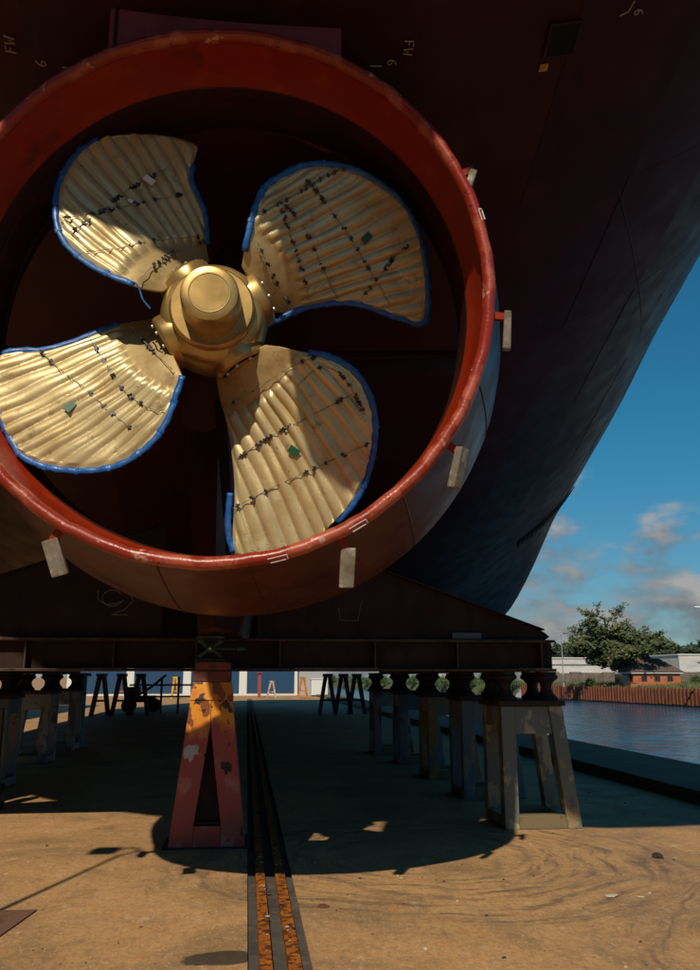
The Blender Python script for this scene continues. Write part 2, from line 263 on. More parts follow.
# ---------------------------------------------------------------- mesh helpers
class MB:
    def __init__(s): s.v = []; s.f = []; s.mi = []; s.m = 0
    def add(s, vs, fs):
        o = len(s.v); s.v += [tuple(v) for v in vs]; s.f += [tuple(i+o for i in f) for f in fs]; s.mi += [s.m]*len(fs); return s
    def hexa(s, p):   # 8 corners: bottom 4 (ccw), top 4
        return s.add(p, [(3, 2, 1, 0), (4, 5, 6, 7), (0, 1, 5, 4), (1, 2, 6, 5), (2, 3, 7, 6), (3, 0, 4, 7)])
    def box(s, x0, x1, y0, y1, z0, z1):
        return s.hexa([(x0, y0, z0), (x1, y0, z0), (x1, y1, z0), (x0, y1, z0), (x0, y0, z1), (x1, y0, z1), (x1, y1, z1), (x0, y1, z1)])
    def obox(s, c, X, Y, Z):   # centre and three half vectors
        c, X, Y, Z = map(Vector, (c, X, Y, Z))
        return s.hexa([c-X-Y-Z, c+X-Y-Z, c+X+Y-Z, c-X+Y-Z, c-X-Y+Z, c+X-Y+Z, c+X+Y+Z, c-X+Y+Z])
    def tube(s, pts, r, n=8, flat=None, cap=True):
        P = [Vector(p) for p in pts]; o = len(s.v); up = Vector((.13, .2, .97)); rings = []
        for i, p in enumerate(P):
            d = (P[min(i+1, len(P)-1)]-P[max(i-1, 0)]).normalized()
            if flat: e2 = Vector(flat) ; e2 = (e2-d*e2.dot(d)).normalized(); e1 = d.cross(e2)
            else: e1 = d.cross(up); e1 = e1.normalized() if e1.length > .05 else Vector((1, 0, 0)); e2 = d.cross(e1)
            rr = r[i] if isinstance(r, (list, tuple)) else r
            rings.append([p+e1*math.cos(2*math.pi*k/n)*rr+e2*math.sin(2*math.pi*k/n)*rr*(.55 if flat else 1) for k in range(n)])
        fs = [(i*n+k, i*n+(k+1) % n, (i+1)*n+(k+1) % n, (i+1)*n+k) for i in range(len(P)-1) for k in range(n)]
        if cap: fs += [tuple(range(n))[::-1], tuple((len(P)-1)*n+k for k in range(n))]
        return s.add([v for q in rings for v in q], fs)
    def lathe(s, prof, org, ax, n=48, close=False):   # prof: (axial, radius)
        org, ax = Vector(org), Vector(ax).normalized(); e1 = ax.orthogonal().normalized(); e2 = ax.cross(e1); m = len(prof)
        vs = [org+ax*a+(e1*math.cos(2*math.pi*k/n)+e2*math.sin(2*math.pi*k/n))*r for a, r in prof for k in range(n)]
        fs = [((i % m)*n+k, (i % m)*n+(k+1) % n, ((i+1) % m)*n+(k+1) % n, ((i+1) % m)*n+k) for i in range(m if close else m-1) for k in range(n)]
        if not close: fs += [tuple(range(n))[::-1], tuple((m-1)*n+k for k in range(n))]
        return s.add(vs, fs)
    def prism(s, poly, y0, y1):   # polygon in x,z extruded along y
        n = len(poly); vs = [(x, y0, z) for x, z in poly]+[(x, y1, z) for x, z in poly]
        return s.add(vs, [tuple(range(n)), tuple(range(2*n-1, n-1, -1))]+[(i+n, (i+1) % n+n, (i+1) % n, i) for i in range(n)])
    def mesh(s, name, mats, smooth=False, bev=0., fix=True):
        me = bpy.data.meshes.new(name); me.from_pydata(s.v, [], s.f)
        for m in (mats if isinstance(mats, (list, tuple)) else [mats]): me.materials.append(MATS[m])
        me.polygons.foreach_set('material_index', s.mi)
        if bev or fix:
            bm = bmesh.new(); bm.from_mesh(me)
            if fix: bmesh.ops.recalc_face_normals(bm, faces=bm.faces)
            if bev: bmesh.ops.bevel(bm, geom=[e for e in bm.edges if e.is_manifold and e.calc_face_angle(0) > .5], offset=bev, segments=2, affect='EDGES', profile=.6, clamp_overlap=True)
            bm.to_mesh(me); bm.free()
        if smooth:
            me.polygons.foreach_set('use_smooth', [True]*len(me.polygons))
            if smooth is not True: me.set_sharp_from_angle(angle=R(smooth))
        me.update(); return me
    def build(s, name, mats, parent=None, smooth=False, bev=0., fix=True, loc=None):
        o = bpy.data.objects.new(name, s.mesh(name, mats, smooth, bev, fix)); C.objects.link(o)
        if parent: o.parent = parent
        if loc: o.location = loc
        return o
def tag(o, label=None, cat=None, group=None, kind=None):
    for k, v in (('label', label), ('category', cat), ('group', group), ('kind', kind)):
        if v: o[k] = v
    return o
def thing(name, label, cat, loc=(0, 0, 0), rz=0, group=None):
    o = bpy.data.objects.new(name, None); C.objects.link(o); o.location = loc; o.rotation_euler = (0, 0, rz); o.empty_display_size = .2
    return tag(o, label, cat, group)
def copy_tree(o, parent=None):
    c = o.copy(); C.objects.link(c); c.parent = parent
    for ch in list(o.children): copy_tree(ch, c)
    return c
def lerp(tab, x):
    if x <= tab[0][0]: return tab[0][1]
    for (a, p), (b, q) in zip(tab, tab[1:]):
        if x <= b:
            t = (x-a)/(b-a); return p+(q-p)*t
    return tab[-1][1]
def smooth_poly(P, n):   # Catmull-Rom resample to n points
    P = [Vector(p) for p in P]; out = []; L = [0]
    for a, b in zip(P, P[1:]): L.append(L[-1]+(b-a).length)
    for i in range(n):
        d = L[-1]*i/(n-1); k = 0
        while k < len(P)-2 and L[k+1] < d: k += 1
        t = (d-L[k])/max(1e-9, L[k+1]-L[k]); p0, p1, p2, p3 = P[max(k-1, 0)], P[k], P[k+1], P[min(k+2, len(P)-1)]
        out.append(.5*((2*p1)+(p2-p0)*t+(2*p0-5*p1+4*p2-p3)*t*t+(3*p1-p0-3*p2+p3)*t**3))
    return out

# ================================================================ SETTING
def sheet(name, pts, m, kind='structure'):
    return tag(MB().add(pts, [tuple(range(len(pts)))]).build(name, m, fix=False), kind=kind)
QX = 7.6                                            # quay edge
def bank(y): return 41.73-(y-76.96)*.0992           # foot of the sheet pile wall across the channel
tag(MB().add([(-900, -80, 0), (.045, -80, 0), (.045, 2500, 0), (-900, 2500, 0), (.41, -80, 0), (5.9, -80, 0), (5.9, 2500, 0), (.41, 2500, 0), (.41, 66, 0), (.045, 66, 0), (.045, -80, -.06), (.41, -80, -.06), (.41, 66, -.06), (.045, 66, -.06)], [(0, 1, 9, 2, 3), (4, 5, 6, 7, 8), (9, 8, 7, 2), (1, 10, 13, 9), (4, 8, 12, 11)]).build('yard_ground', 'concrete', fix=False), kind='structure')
kb = tag(MB().box(5.8, QX, -80, 600, -3, .17).build('quay_kerb', 'kerb', bev=.02), kind='structure')
sheet('water', [(QX-.1, -80, -1.2), (bank(-80)+.5, -80, -1.2), (bank(420)+.5, 420, -1.2), (QX-.1, 420, -1.2)], 'water')
# far bank: gently uneven land behind the piles
bm_ = MB(); ny, nx = 60, 16; rows = []
for j in range(ny+1):
    y = -80+(j/ny)**1.0*520
    for i in range(nx+1):
        d = (i/nx)**2.6*1200
        z = .40 if d < .3 else .40+min(.65, d*.06)+(.12*math.sin(y*.31+d*.7)+.1*math.sin(y*.13-d*.3))*min(1, d*.2)
        rows.append((bank(y)+.15+d, y, z))
bm_.add(rows, [(j*(nx+1)+i, j*(nx+1)+i+1, (j+1)*(nx+1)+i+1, (j+1)*(nx+1)+i) for j in range(ny) for i in range(nx)])
tag(bm_.build('far_bank', 'grass_soil', smooth=True, fix=False), kind='structure')

# guide rails let into the slab
bed = tag(MB().box(.02, .435, -80, 66.5, -.3, -.022).build('rail_bed', 'rail_bed'), kind='structure')
for i, (x0, x1) in enumerate(((.11, .19), (.27, .355))):
    m = MB()
    for k in range(46):                               # slightly uneven bar, rolled steel with worn top edges
        y0, y1 = -6+k*1.5, -6+(k+1)*1.5
        m.hexa([(x0, y0, -.03), (x1, y0, -.03), (x1, y1, -.03), (x0, y1, -.03), (x0+.004, y0, .012), (x1-.004, y0, .012), (x1-.004, y1, .012), (x0+.004, y1, .012)])
    tag(m.build('steel_rail', 'rail'), ['flat rusty orange steel rail in the yard, on the side of the red pedestal', 'flat rusty orange steel rail in the yard, on the side of the water'][i], 'rail', 'twin rusty rails')

# ================================================================ SHIP
XS = -.30
ship = thing('ship', 'dark red steel ship hull on blocks, seen from under its stern', 'ship', (0, 0, 0))
ZC = [(1.5, 8.0), (3, 7.25), (5.3, 6.14), (7, 5.45), (9.5, 4.5), (13, 3.3), (17, 2.5), (21, 2.12), (25, 2.05), (60, 2.05)]
ZK = [(1.5, 10.6), (8, 10.5), (10, 10.2), (12, 9.4), (14, 8.1), (16, 7.1), (18, 6.1), (20, 4.7), (22, 3.6), (24, 3.15), (27, 3.0), (60, 3.0)]
BB = [(1.5, 6.6), (4, 6.9), (8, 7.2), (11, 7.3), (45, 7.3), (50, 2.0)]
def soft(tab, x, h=.7): return (lerp(tab, x-h)+2*lerp(tab, x-h/2)+2*lerp(tab, x)+2*lerp(tab, x+h/2)+lerp(tab, x+h))/8
STERN = [(-7, 2.4), (-5, 1.4), (-3.3, .5), (-2.2, .5), (.65, .42), (1.35, -.5), (2.6, -.62), (7, -.62)]   # plan line of the counter: notched amidships
def hp(y, p, side=1):
    """hull bottom: station y, p 0 at the centre line .. 1 at the turn of the bilge"""
    zc, zk, b = soft(ZC, y), soft(ZK, y), soft(BB, y); e = 1.0; ph = p*math.pi/2
    s = b*max(0., math.sin(ph))**e; z = zk-(zk-zc)*max(0., math.cos(ph))**e
    s *= side; off = soft(STERN, s, .35)*max(0, 1-(y-1.5)/4)
    return Vector((XS+s, y+off, z))
YS = [1.5, 3.2, 5.0, 6.9, 8.9, 11, 13.2, 15.5, 18, 20.8, 24]
PS = [0, .05, .13, .25, .36, .46, .56, .66, .76, .87, 1.0]
DECK = 12.5
def plate(fn, u0, u1, v0, v1, nu, nv, out):
    m = MB(); g = []
    eu, ev = (u1-u0)*.006, (v1-v0)*.012
    for i in range(nu+1):
        for j in range(nv+1): g.append(fn(u0-eu+(u1-u0+2*eu)*i/nu, min(1, max(0, v0-ev+(v1-v0+2*ev)*j/nv)))+out)
    m.add(g, [(i*(nv+1)+j, i*(nv+1)+j+1, (i+1)*(nv+1)+j+1, (i+1)*(nv+1)+j) for i in range(nu) for j in range(nv)])
    return m
for side in (1, -1):
    for i in range(len(YS)-1):
        for j in range(len(PS)-1):
            c = hp((YS[i]+YS[i+1])/2, (PS[j]+PS[j+1])/2, side); n = Vector((side*.5*PS[j], -.3, -.8)).normalized()
            k = (i*5+j*3) % 4
            m = plate(lambda u, v: hp(u, v, side), YS[i], YS[i+1], PS[j], PS[j+1], 5, 4, n*(.002+.0016*k+random.uniform(0, .0008)))
            m.build('hull_plate', 'hull', ship, smooth=True, fix=False)
        def fs(u, v, side=side):
            p = hp(u, 1, side); return Vector((p.x, p.y, p.z+(DECK-p.z)*v))
        plate(fs, YS[i], YS[i+1], 0, 1, 3, 6, Vector((side*.006*(1+i % 2), 0, 0))).build('side_plate', 'hull', ship, smooth=True, fix=False)
fw = MB(); g = []; st = [24, 28, 33, 38, 43, 46, 48, 50]
sec = [(1, 1.02)]+[(-1, q) for q in PS[::-1]]
for y in st:
    L_ = [hp(y, p, -1) for p in PS[::-1]]; R_ = [hp(y, p, 1) for p in PS[1:]]
    g += [Vector((L_[0].x, y, DECK))]+L_+R_+[Vector((R_[-1].x, y, DECK))]
nn = len(PS)*2-1+2
fw.add(g, [(i*nn+j, i*nn+j+1, (i+1)*nn+j+1, (i+1)*nn+j) for i in range(len(st)-1) for j in range(nn-1)]+[tuple((len(st)-1)*nn+j for j in range(nn))])
fw.build('forward_hull', 'hull', ship, smooth=30)
# deck and transom close the shell
dk = MB(); pr = []; sb = []
for y in YS+st[1:]:
    pr.append(Vector((hp(y, 1, -1).x, hp(y, 1, -1).y, DECK))); sb.append(Vector((hp(y, 1, 1).x, hp(y, 1, 1).y, DECK)))
n_ = len(pr); dk.add(pr+sb, [(i, i+1, n_+i+1, n_+i) for i in range(n_-1)]); dk.build('deck', 'hull', ship)
tr = MB(); lo = [hp(1.5, p, -1) for p in PS[::-1]]+[hp(1.5, p, 1) for p in PS[1:]]
n_ = len(lo); tr.add(lo+[Vector((v.x, v.y, DECK)) for v in lo], [(i, i+1, n_+i+1, n_+i) for i in range(n_-1)]); tr.build('transom', 'hull', ship)
# skeg, stern tube
sk = MB(); lv = [(2.03, 7.75, .16, .24), (2.4, 7.55, .18, .28), (3.1, 7.3, .2, .33), (3.9, 7.15, .28, .42), (4.6, 7.1, .3, .55), (5.4, 7.05, .32, .8), (6.2, 7.0, .4, 1.1)]
pv = []
for z, ya, w1, w2 in lv:
    pv += [(XS, ya, z), (XS+w1, ya+.55, z), (XS+w2, ya+1.9, z), (XS+w2*1.2, 16, z), (XS-w2*1.2, 16, z), (XS-w2, ya+1.9, z), (XS-w1, ya+.55, z)]
sk.add(pv, [(i*7+k, i*7+(k+1) % 7, (i+1)*7+(k+1) % 7, (i+1)*7+k) for i in range(len(lv)-1) for k in range(7)]+[tuple(range(7)), tuple(range(42, 49))])
sk.build('skeg', 'hullwing', ship, smooth=40)

NC = Vector((-.278, 5.07, 4.04)); NA = Vector((.09498, .99279, .07308)).normalized()
NU = NA.cross(Vector((0, 0, 1))).normalized(); NV = NU.cross(NA)
PC = Vector((-.305, 5.22, 4.03)); PA = Vector((.02, .9973, .0705)).normalized(); PU = PA.cross(Vector((0, 0, 1))).normalized(); PV = PU.cross(PA)
MB().lathe([(.95, .24), (1.0, .34), (1.3, .37), (1.7, .42), (2.6, .5)], PC, PA, 40).build('stern_tube', 'hullwing', ship, smooth=35)
# nozzle
prof = [(.03, 1.752), (.2, 1.732), (.50, 1.703), (.506, 1.697), (.56, 1.695), (.7, 1.69), (.9, 1.695), (1.15, 1.745), (1.4, 1.84), (1.55, 1.94), (1.62, 2.01), (1.63, 2.05), (1.60, 2.08), (1.5, 2.095), (1.3, 2.08), (1.0, 2.035), (.6, 1.95), (.2, 1.845), (.03, 1.79)]
nm_ = MB().lathe(prof, NC, NA, 160, close=True)
nm_.mi = [1 if 11 <= i//160 <= 17 else (2 if 2 <= i//160 <= 10 else 0) for i in range(len(nm_.f))]   # darker tone inside the ring, from the blade tips forward
noz = nm_.build('nozzle', ['nozzle', 'nozzle_outer', 'nozzle_inner_dark'], ship, smooth=40)
noz['label'] = 'orange red propeller nozzle ring round the bronze propeller'
rim = MB()
nR, nr = 200, 14
rp = []
for i in range(nR):
    th = 2*math.pi*i/nR; d = NU*math.cos(th)+NV*math.sin(th)
    for k in range(nr):
        ph = 2*math.pi*k/nr; rp.append(NC+NA*(.040-.052*math.cos(ph))+d*(1.770+.043*math.sin(ph)+.0025*math.sin(th*23)+.002*math.sin(th*51+1)+.0012*math.sin(th*117)))
rim.add(rp, [(i*nr+k, i*nr+(k+1) % nr, ((i+1) % nR)*nr+(k+1) % nr, ((i+1) % nR)*nr+k) for i in range(nR) for k in range(nr)])
rim.build('rim_pipe', 'nozzle_rim', noz, smooth=True)
def weldmark(deg, w):
    th = R(deg); d = NU*math.cos(th)+NV*math.sin(th); t = NV*math.cos(th)-NU*math.sin(th); nrm = (-NA*.8+d*.6).normalized(); e = nrm.cross(t)
    m = MB(); c = NC+NA*.04+d*1.770+nrm*.047
    m.obox(c+e*.016, t*w, e*.0025, nrm*.003); m.obox(c-e*.016, t*w*.8, e*.0025, nrm*.003); m.obox(c+t*w, t*.003, e*.015, nrm*.003)
    m.build('weld_mark', 'white_tape', noz)
for k, a_ in enumerate((.68, 1.12)):      # ring seams inside, cross seams outside
    rr = 1.693 if k == 0 else 1.738
    MB().lathe([(a_-.006, rr+.003), (a_, rr-.004), (a_+.006, rr+.003)], NC, NA, 120, close=True).build('weld_seam', 'nozzle_outer', noz, smooth=True)
for deg in (-100, -82, -48, -20, 10, 60, 120, 200):
    th = R(deg); d = NU*math.cos(th)+NV*math.sin(th); MB().tube([NC+NA*a_+d*(r_+.002) for a_, r_ in prof[12:19]], .006, 5).build('weld_seam', 'nozzle_outer', noz)
weldmark(-76, .06); weldmark(-59, .06); weldmark(16, .04)
for deg, wm, ln_, tl in ((-120.5, 0., .115, .32), (-63, 0., .125, -.06), (-34, .55, .13, -.22), (-5, .85, .125, -.06), (27, .9, .07, -.3), (152, .9, .1, 0), (-150, .6, .12, .2)):
    th = R(deg); d = NU*math.cos(th)+NV*math.sin(th)
    a = Vector((0, 0, -1))+NA*.18+NU*tl; a.normalize(); wd = (NU*(1-wm)*(1 if math.cos(th) >= 0 else -1)+NA*wm).normalized(); wd = (wd-a*wd.dot(a)).normalized(); nn_ = a.cross(wd)
    base = NC+NA*.10+d*1.83; end = base+d*.06
    c = end+a*.09+d*.02
    bm = MB(); bm.obox(c, a*ln_, wd*.05, nn_*.024); bm.v = [tuple(Vector(v)+Vector((random.uniform(-.006, .006), random.uniform(-.006, .006), random.uniform(-.006, .006)))) for v in bm.v]
    bm.build('anode', 'anode', noz, bev=.01)
    sb_ = MB(); sb_.obox(base+d*.015, NA*.022, d.cross(NA)*.022, d*.055); sb_.build('anode_stub', 'nozzle', noz)
# struts between skeg and ring, and the head box above
for deg in (180, 0, -90):
    th = R(deg); d = NU*math.cos(th)+NV*math.sin(th); t = NV*math.cos(th)-NU*math.sin(th)
    m = MB(); q0 = PC+PA*1.55+d*.3; q1 = NC+NA*1.45+d*1.9
    m.hexa([q0-t*.05-PA*.22, q0+t*.05-PA*.22, q0+t*.05+PA*.3, q0-t*.05+PA*.3, q1-t*.03-PA*.06, q1+t*.03-PA*.06, q1+t*.03+PA*.5, q1-t*.03+PA*.5])
    m.build('strut', 'hullwing', ship, bev=.02)
# rudder trunk under the counter, abaft the ring (the rudder itself is unshipped)
rt = MB(); rt.add([(XS+x*k, y, z) for z, k, y0, y1 in ((8.4, 1.15, 2.0, 3.3), (6.6, 1., 2.15, 3.05), (6.15, .9, 2.2, 2.95)) for x, y in ((-.34, y0+.2), (-.16, y0), (.44, y0), (.60, y0+.2), (.60, y1-.3), (.2, y1), (-.2, y1), (-.34, y1-.3))], [(8*i+k, 8*i+(k+1) % 8, 8*i+8+(k+1) % 8, 8*i+8+k) for i in range(2) for k in range(8)]+[tuple(range(8)), tuple(range(16, 24))]); rt.build('rudder_trunk', 'hullwing', ship, bev=.03)
hb = MB(); top = 7.4; cx = NC.x+.02; cz = 4.085
arc = [(cx+1.80*math.sin(R(q)), cz+1.80*math.cos(R(q))) for q in range(-27, 28, 3)]
hb.prism(arc+[(arc[-1][0], top), (arc[0][0], top)], 5.27, 6.05); hb.build('head_box', 'headbox', ship)
hb = MB(); hb.box(arc[0][0]+.035, arc[0][0]+.055, 5.255, 5.268, 5.66, 6.9); hb.build('head_box_seam', 'hullwing', ship)

# marks, sea chest and slots lie on the shell; solve for the shell point under a line of sight direction
def shell(y, p, side, lift=.028):
    e = 1e-3; q = hp(y, p, side); n = (hp(y+e, p, side)-q).cross(hp(y, p+e, side)-q).normalized()
    if n.z > 0: n = -n
    return q+n*lift, n
def strokes(cy, cp, side, lines, size, m, name, rot, r=.0055):
    q, n = shell(cy, cp, side); ey = Vector((0, 1, 0)); ey = (ey-n*ey.dot(n)).normalized(); exx = ey.cross(n)
    if exx.x < 0: exx = -exx
    mb = MB()
    for ln in lines:
        mb.tube([q+(ey*x+exx*y)*size*rot if rot else q+(exx*x+ey*y)*size for x, y in ln], r, 5)
    return mb.build(name, m, ship)
FW = [[(0, 0), (0, 1), (.55, 1)], [(0, .55), (.4, .55)], [(.8, 1), (.95, 0), (1.15, .6), (1.35, 0), (1.5, 1)]]
SIX = [[(.5, 1), (.15, .75), (0, .35), (.2, 0), (.5, .1), (.5, .4), (.2, .5), (.02, .35)]]
BAR = [[(0, 0), (1.1, 0)]]

strokes(5.66, .137, -1, FW, .075, 'chalk', 'chalk_mark', -1)
strokes(5.72, .118, -1, SIX, .075, 'chalk', 'chalk_mark', -1); strokes(5.70, .107, -1, BAR, .075, 'chalk', 'chalk_mark', 0)
strokes(5.35, .122, 1, FW, .07, 'chalk', 'chalk_mark', 1)
strokes(5.47, .112, 1, SIX, .07, 'chalk', 'chalk_mark', 1); strokes(5.51, .100, 1, BAR, .085, 'chalk', 'chalk_mark', 0)
strokes(5.3, .294, 1, SIX, .075, 'chalk', 'chalk_mark', 1); strokes(5.32, .282, 1, [[(0, 0), (.6, -.2), (.85, -.9)]], .11, 'chalk', 'chalk_mark', 0)
# sea chest on the starboard shell, with a dab of yellow primer
q, n = shell(5.42, .24, 1, .02); ey = (Vector((0, 1, 0))-n*n.y).normalized(); ex = ey.cross(n); ex = ex if ex.x > 0 else -ex
b = MB(); b.obox(q, ex*.125, ey*.13, n*.008); chest = b.build('sea_chest', 'bolt_slot', ship)
b = MB()
for sx, sy, wx, wy in ((1, 0, .009, .139), (-1, 0, .009, .139), (0, 1, .115, .009), (0, -1, .115, .009)): b.obox(q+ex*.125*sx+ey*.13*sy, ex*wx, ey*wy, n*.014)
b.build('frame', 'hullwing', chest)
b = MB(); b.obox(q-ex*.10+ey*.22, ex*.035, ey*.03, n*.005); b.build('primer_patch', 'yellow_stand', chest)
# row of intake slots along the bilge
for i in range(15):
    t = i/14; q, n = shell(16.2, .555+.19*t, 1, .03); q2, _ = shell(16.2, .565+.19*t, 1, .03)
    al = (q2-q).normalized(); lg = al.cross(n)
    b = MB(); b.obox(q, al*.038, lg*.16, n*.008); b.build('intake_slot', 'bolt_slot', ship)
# the butt weld that shows on the starboard shell
MB().tube([shell(7.0+3.5*i/14, .35+.21*i/14, 1, .010)[0] for i in range(15)], .0035, 5).build('weld_seam', 'weld', ship)

# ================================================================ PROPELLER
BLADES = [
 dict(angle=126.35,
  outline=[(0.462, -0.258), (0.568, -0.304), (0.675, -0.374), (0.802, -0.438), (0.92, -0.463), (1.041, -0.492), (1.14, -0.579), (1.217, -0.665), (1.257, -0.693), (1.34, -0.636), (1.441, -0.504), (1.516, -0.358), (1.571, -0.2), (1.577, -0.083), (1.547, 0.079), (1.472, 0.225), (1.352, 0.365), (1.228, 0.451), (1.075, 0.526), (0.918, 0.549), (0.741, 0.516), (0.574, 0.442), (0.422, 0.345), (0.36, 0.281), (0.315, 0.197)],
  guards=[[(0.568, -0.304), (0.675, -0.374), (0.802, -0.438), (0.92, -0.463), (1.041, -0.492), (1.14, -0.579)], [(1.577, -0.083), (1.547, 0.079), (1.472, 0.225), (1.352, 0.365), (1.228, 0.451), (1.075, 0.526), (0.918, 0.549), (0.741, 0.516), (0.574, 0.442), (0.422, 0.345)]],
  ropes=[[(1.109, 0.484), (1.046, 0.266), (1.001, -0.047), (0.949, -0.392)], [(0.984, 0.496), (1.036, 0.264), (1.125, -0.03), (1.178, -0.392)], [(0.793, 0.494), (0.719, 0.277), (0.702, 0.099), (0.622, -0.29)], [(0.42, 0.336), (0.506, 0.162), (0.57, -0.052), (0.582, -0.288)]],
  tags=[(1.136, -0.198), (1.036, 0.017)]),
 dict(angle=-150.14,
  outline=[(0.336, -0.273), (0.431, -0.317), (0.592, -0.35), (0.766, -0.351), (0.959, -0.358), (1.146, -0.395), (1.273, -0.464), (1.403, -0.507), (1.49, -0.456), (1.579, -0.286), (1.626, -0.098), (1.623, 0.038), (1.617, 0.166), (1.56, 0.289), (1.468, 0.416), (1.316, 0.537), (1.162, 0.62), (1.012, 0.662), (0.857, 0.652), (0.737, 0.621), (0.606, 0.541), (0.503, 0.441), (0.398, 0.34)],
  guards=[[(0.592, -0.35), (0.766, -0.351), (0.959, -0.358), (1.146, -0.395), (1.273, -0.464), (1.403, -0.507)], [(1.626, -0.098), (1.623, 0.038), (1.617, 0.166), (1.56, 0.289), (1.468, 0.416), (1.316, 0.537), (1.162, 0.62), (1.012, 0.662), (0.857, 0.652), (0.737, 0.621), (0.606, 0.541), (0.503, 0.441), (0.398, 0.34)]],
  ropes=[[(0.534, -0.269), (0.495, -0.02), (0.437, 0.292)], [(0.826, -0.314), (0.806, -0.067), (0.789, 0.201), (0.699, 0.437), (0.614, 0.511)], [(1.173, -0.4), (1.088, -0.132), (1.013, 0.05), (0.937, 0.293), (0.86, 0.503)]],
  tags=[(1.15, 0.144)]),
 dict(angle=-57.09,
  outline=[(0.287, -0.168), (0.458, -0.242), (0.639, -0.292), (0.792, -0.352), (0.969, -0.435), (1.107, -0.511), (1.237, -0.598), (1.353, -0.678), (1.487, -0.743), (1.591, -0.634), (1.671, -0.447), (1.705, -0.217), (1.663, -0.029), (1.623, 0.124), (1.54, 0.271), (1.437, 0.386), (1.325, 0.48), (1.201, 0.555), (1.054, 0.598), (0.906, 0.6), (0.772, 0.553), (0.676, 0.484), (0.598, 0.401), (0.504, 0.307), (0.376, 0.189)],
  guards=[[(1.085, -0.531), (1.217, -0.628), (1.342, -0.696), (1.453, -0.73)], [(0.598, 0.401), (0.676, 0.484), (0.772, 0.553), (0.906, 0.6), (1.054, 0.598), (1.201, 0.555), (1.325, 0.48), (1.437, 0.386), (1.54, 0.271), (1.623, 0.124), (1.663, -0.029)]],
  ropes=[[(0.561, -0.185), (0.59, -0.001), (0.611, 0.245), (0.655, 0.441)], [(0.915, -0.352), (0.922, -0.066), (0.966, 0.23), (0.998, 0.513)], [(1.198, -0.567), (1.229, -0.256), (1.295, 0.149), (1.342, 0.44)], [(0.744, 0.244), (0.73, 0.428), (0.872, 0.525), (1.161, 0.518)]],
  tags=[(1.1, -0.005)]),
 dict(angle=27.94,
  outline=[(0.388, -0.089), (0.531, -0.143), (0.667, -0.165), (0.839, -0.215), (1.018, -0.306), (1.138, -0.418), (1.243, -0.513), (1.371, -0.622), (1.465, -0.548), (1.552, -0.352), (1.609, -0.145), (1.629, 0.053), (1.599, 0.224), (1.519, 0.368), (1.392, 0.515), (1.242, 0.61), (1.075, 0.666), (0.907, 0.664), (0.721, 0.623), (0.59, 0.522), (0.485, 0.405), (0.383, 0.281), (0.328, 0.211)],
  guards=[[(0.388, -0.153), (0.529, -0.148), (0.667, -0.165), (0.839, -0.215), (1.018, -0.306), (1.138, -0.418), (1.243, -0.513), (1.371, -0.622), (1.465, -0.548), (1.552, -0.352), (1.609, -0.145), (1.629, 0.053), (1.599, 0.224), (1.519, 0.368), (1.392, 0.515), (1.242, 0.61), (1.075, 0.666), (0.907, 0.664), (0.721, 0.623), (0.59, 0.522), (0.485, 0.405), (0.383, 0.281)]],
  ropes=[[(0.487, 0.325), (0.498, 0.164), (0.517, 0.01), (0.55, -0.104)], [(0.783, 0.481), (0.842, 0.344), (0.856, 0.209), (0.863, 0.042), (0.881, -0.212)], [(0.753, 0.468), (0.737, 0.309), (0.723, 0.152), (0.712, 0.03), (0.683, -0.113)], [(1.012, 0.588), (1.049, 0.468), (1.092, 0.31), (1.143, 0.112), (1.17, -0.073), (1.197, -0.225), (1.214, -0.399)], [(0.585, 0.475), (0.853, 0.509), (1.116, 0.554), (1.315, 0.56)], [(1.043, -0.269), (1.206, -0.207), (1.389, -0.12), (1.53, -0.089)]],
  tags=[(1.251, 0.077)]),
]
A0 = .47
def slope(r): return min(.95, .50/max(r, .2))
def bpos(x, y, th, lift=0.):
    """x along the blade, y across it (m); th angle of the blade axis round the shaft"""
    c_, s_ = math.cos(th), math.sin(th); u, v = x*c_-y*s_, x*s_+y*c_; r = math.hypot(u, v)
    p = PC+PA*(A0-slope(r)*y*.8)+PU*u+PV*v
    d = p-NC; a = d.dot(NA); rad = d-NA*a
    if rad.length > 1.672: p = NC+NA*a+rad*(1.672/rad.length)
    # lift along the face normal, roughly towards astern
    nrm = (-PA-(PV*c_-PU*s_)*slope(r)*.8).normalized()
    return p+nrm*lift
prop = thing('propeller', 'gold bronze four blade ship propeller wrapped in ribbed film, inside the nozzle', 'propeller', PC)
def pbuild(m, name, mats, par, **k):
    m.v = [tuple(Vector(v)-PC) for v in m.v]; return m.build(name, mats, par, **k)
hub = pbuild(MB().lathe([(.27, .27), (.285, .325), (.32, .352), (.40, .372), (.50, .378), (.62, .37), (.72, .345), (.80, .30), (.86, .27), (.95, .26)], PC, PA, 72), 'hub', 'bronze', prop, smooth=40)
pbuild(MB().lathe([(.195, .200), (.195, .272), (.205, .284), (.225, .290), (.268, .290), (.275, .20)], PC, PA, 72), 'hub_ring', 'bronze', hub, smooth=35)
pbuild(MB().lathe([(-.062, .120), (-.062, .172), (-.056, .184), (-.04, .190), (.10, .197), (.20, .203)], PC, PA, 72), 'hub_cap', 'bronze', hub, smooth=35)
pbuild(MB().lathe([(-.0635, .128), (-.0655, .131), (-.0655, .134), (-.0635, .137)], PC, PA, 72, close=True), 'cap_groove', 'bronze_root', hub, smooth=True)
R0 = .64
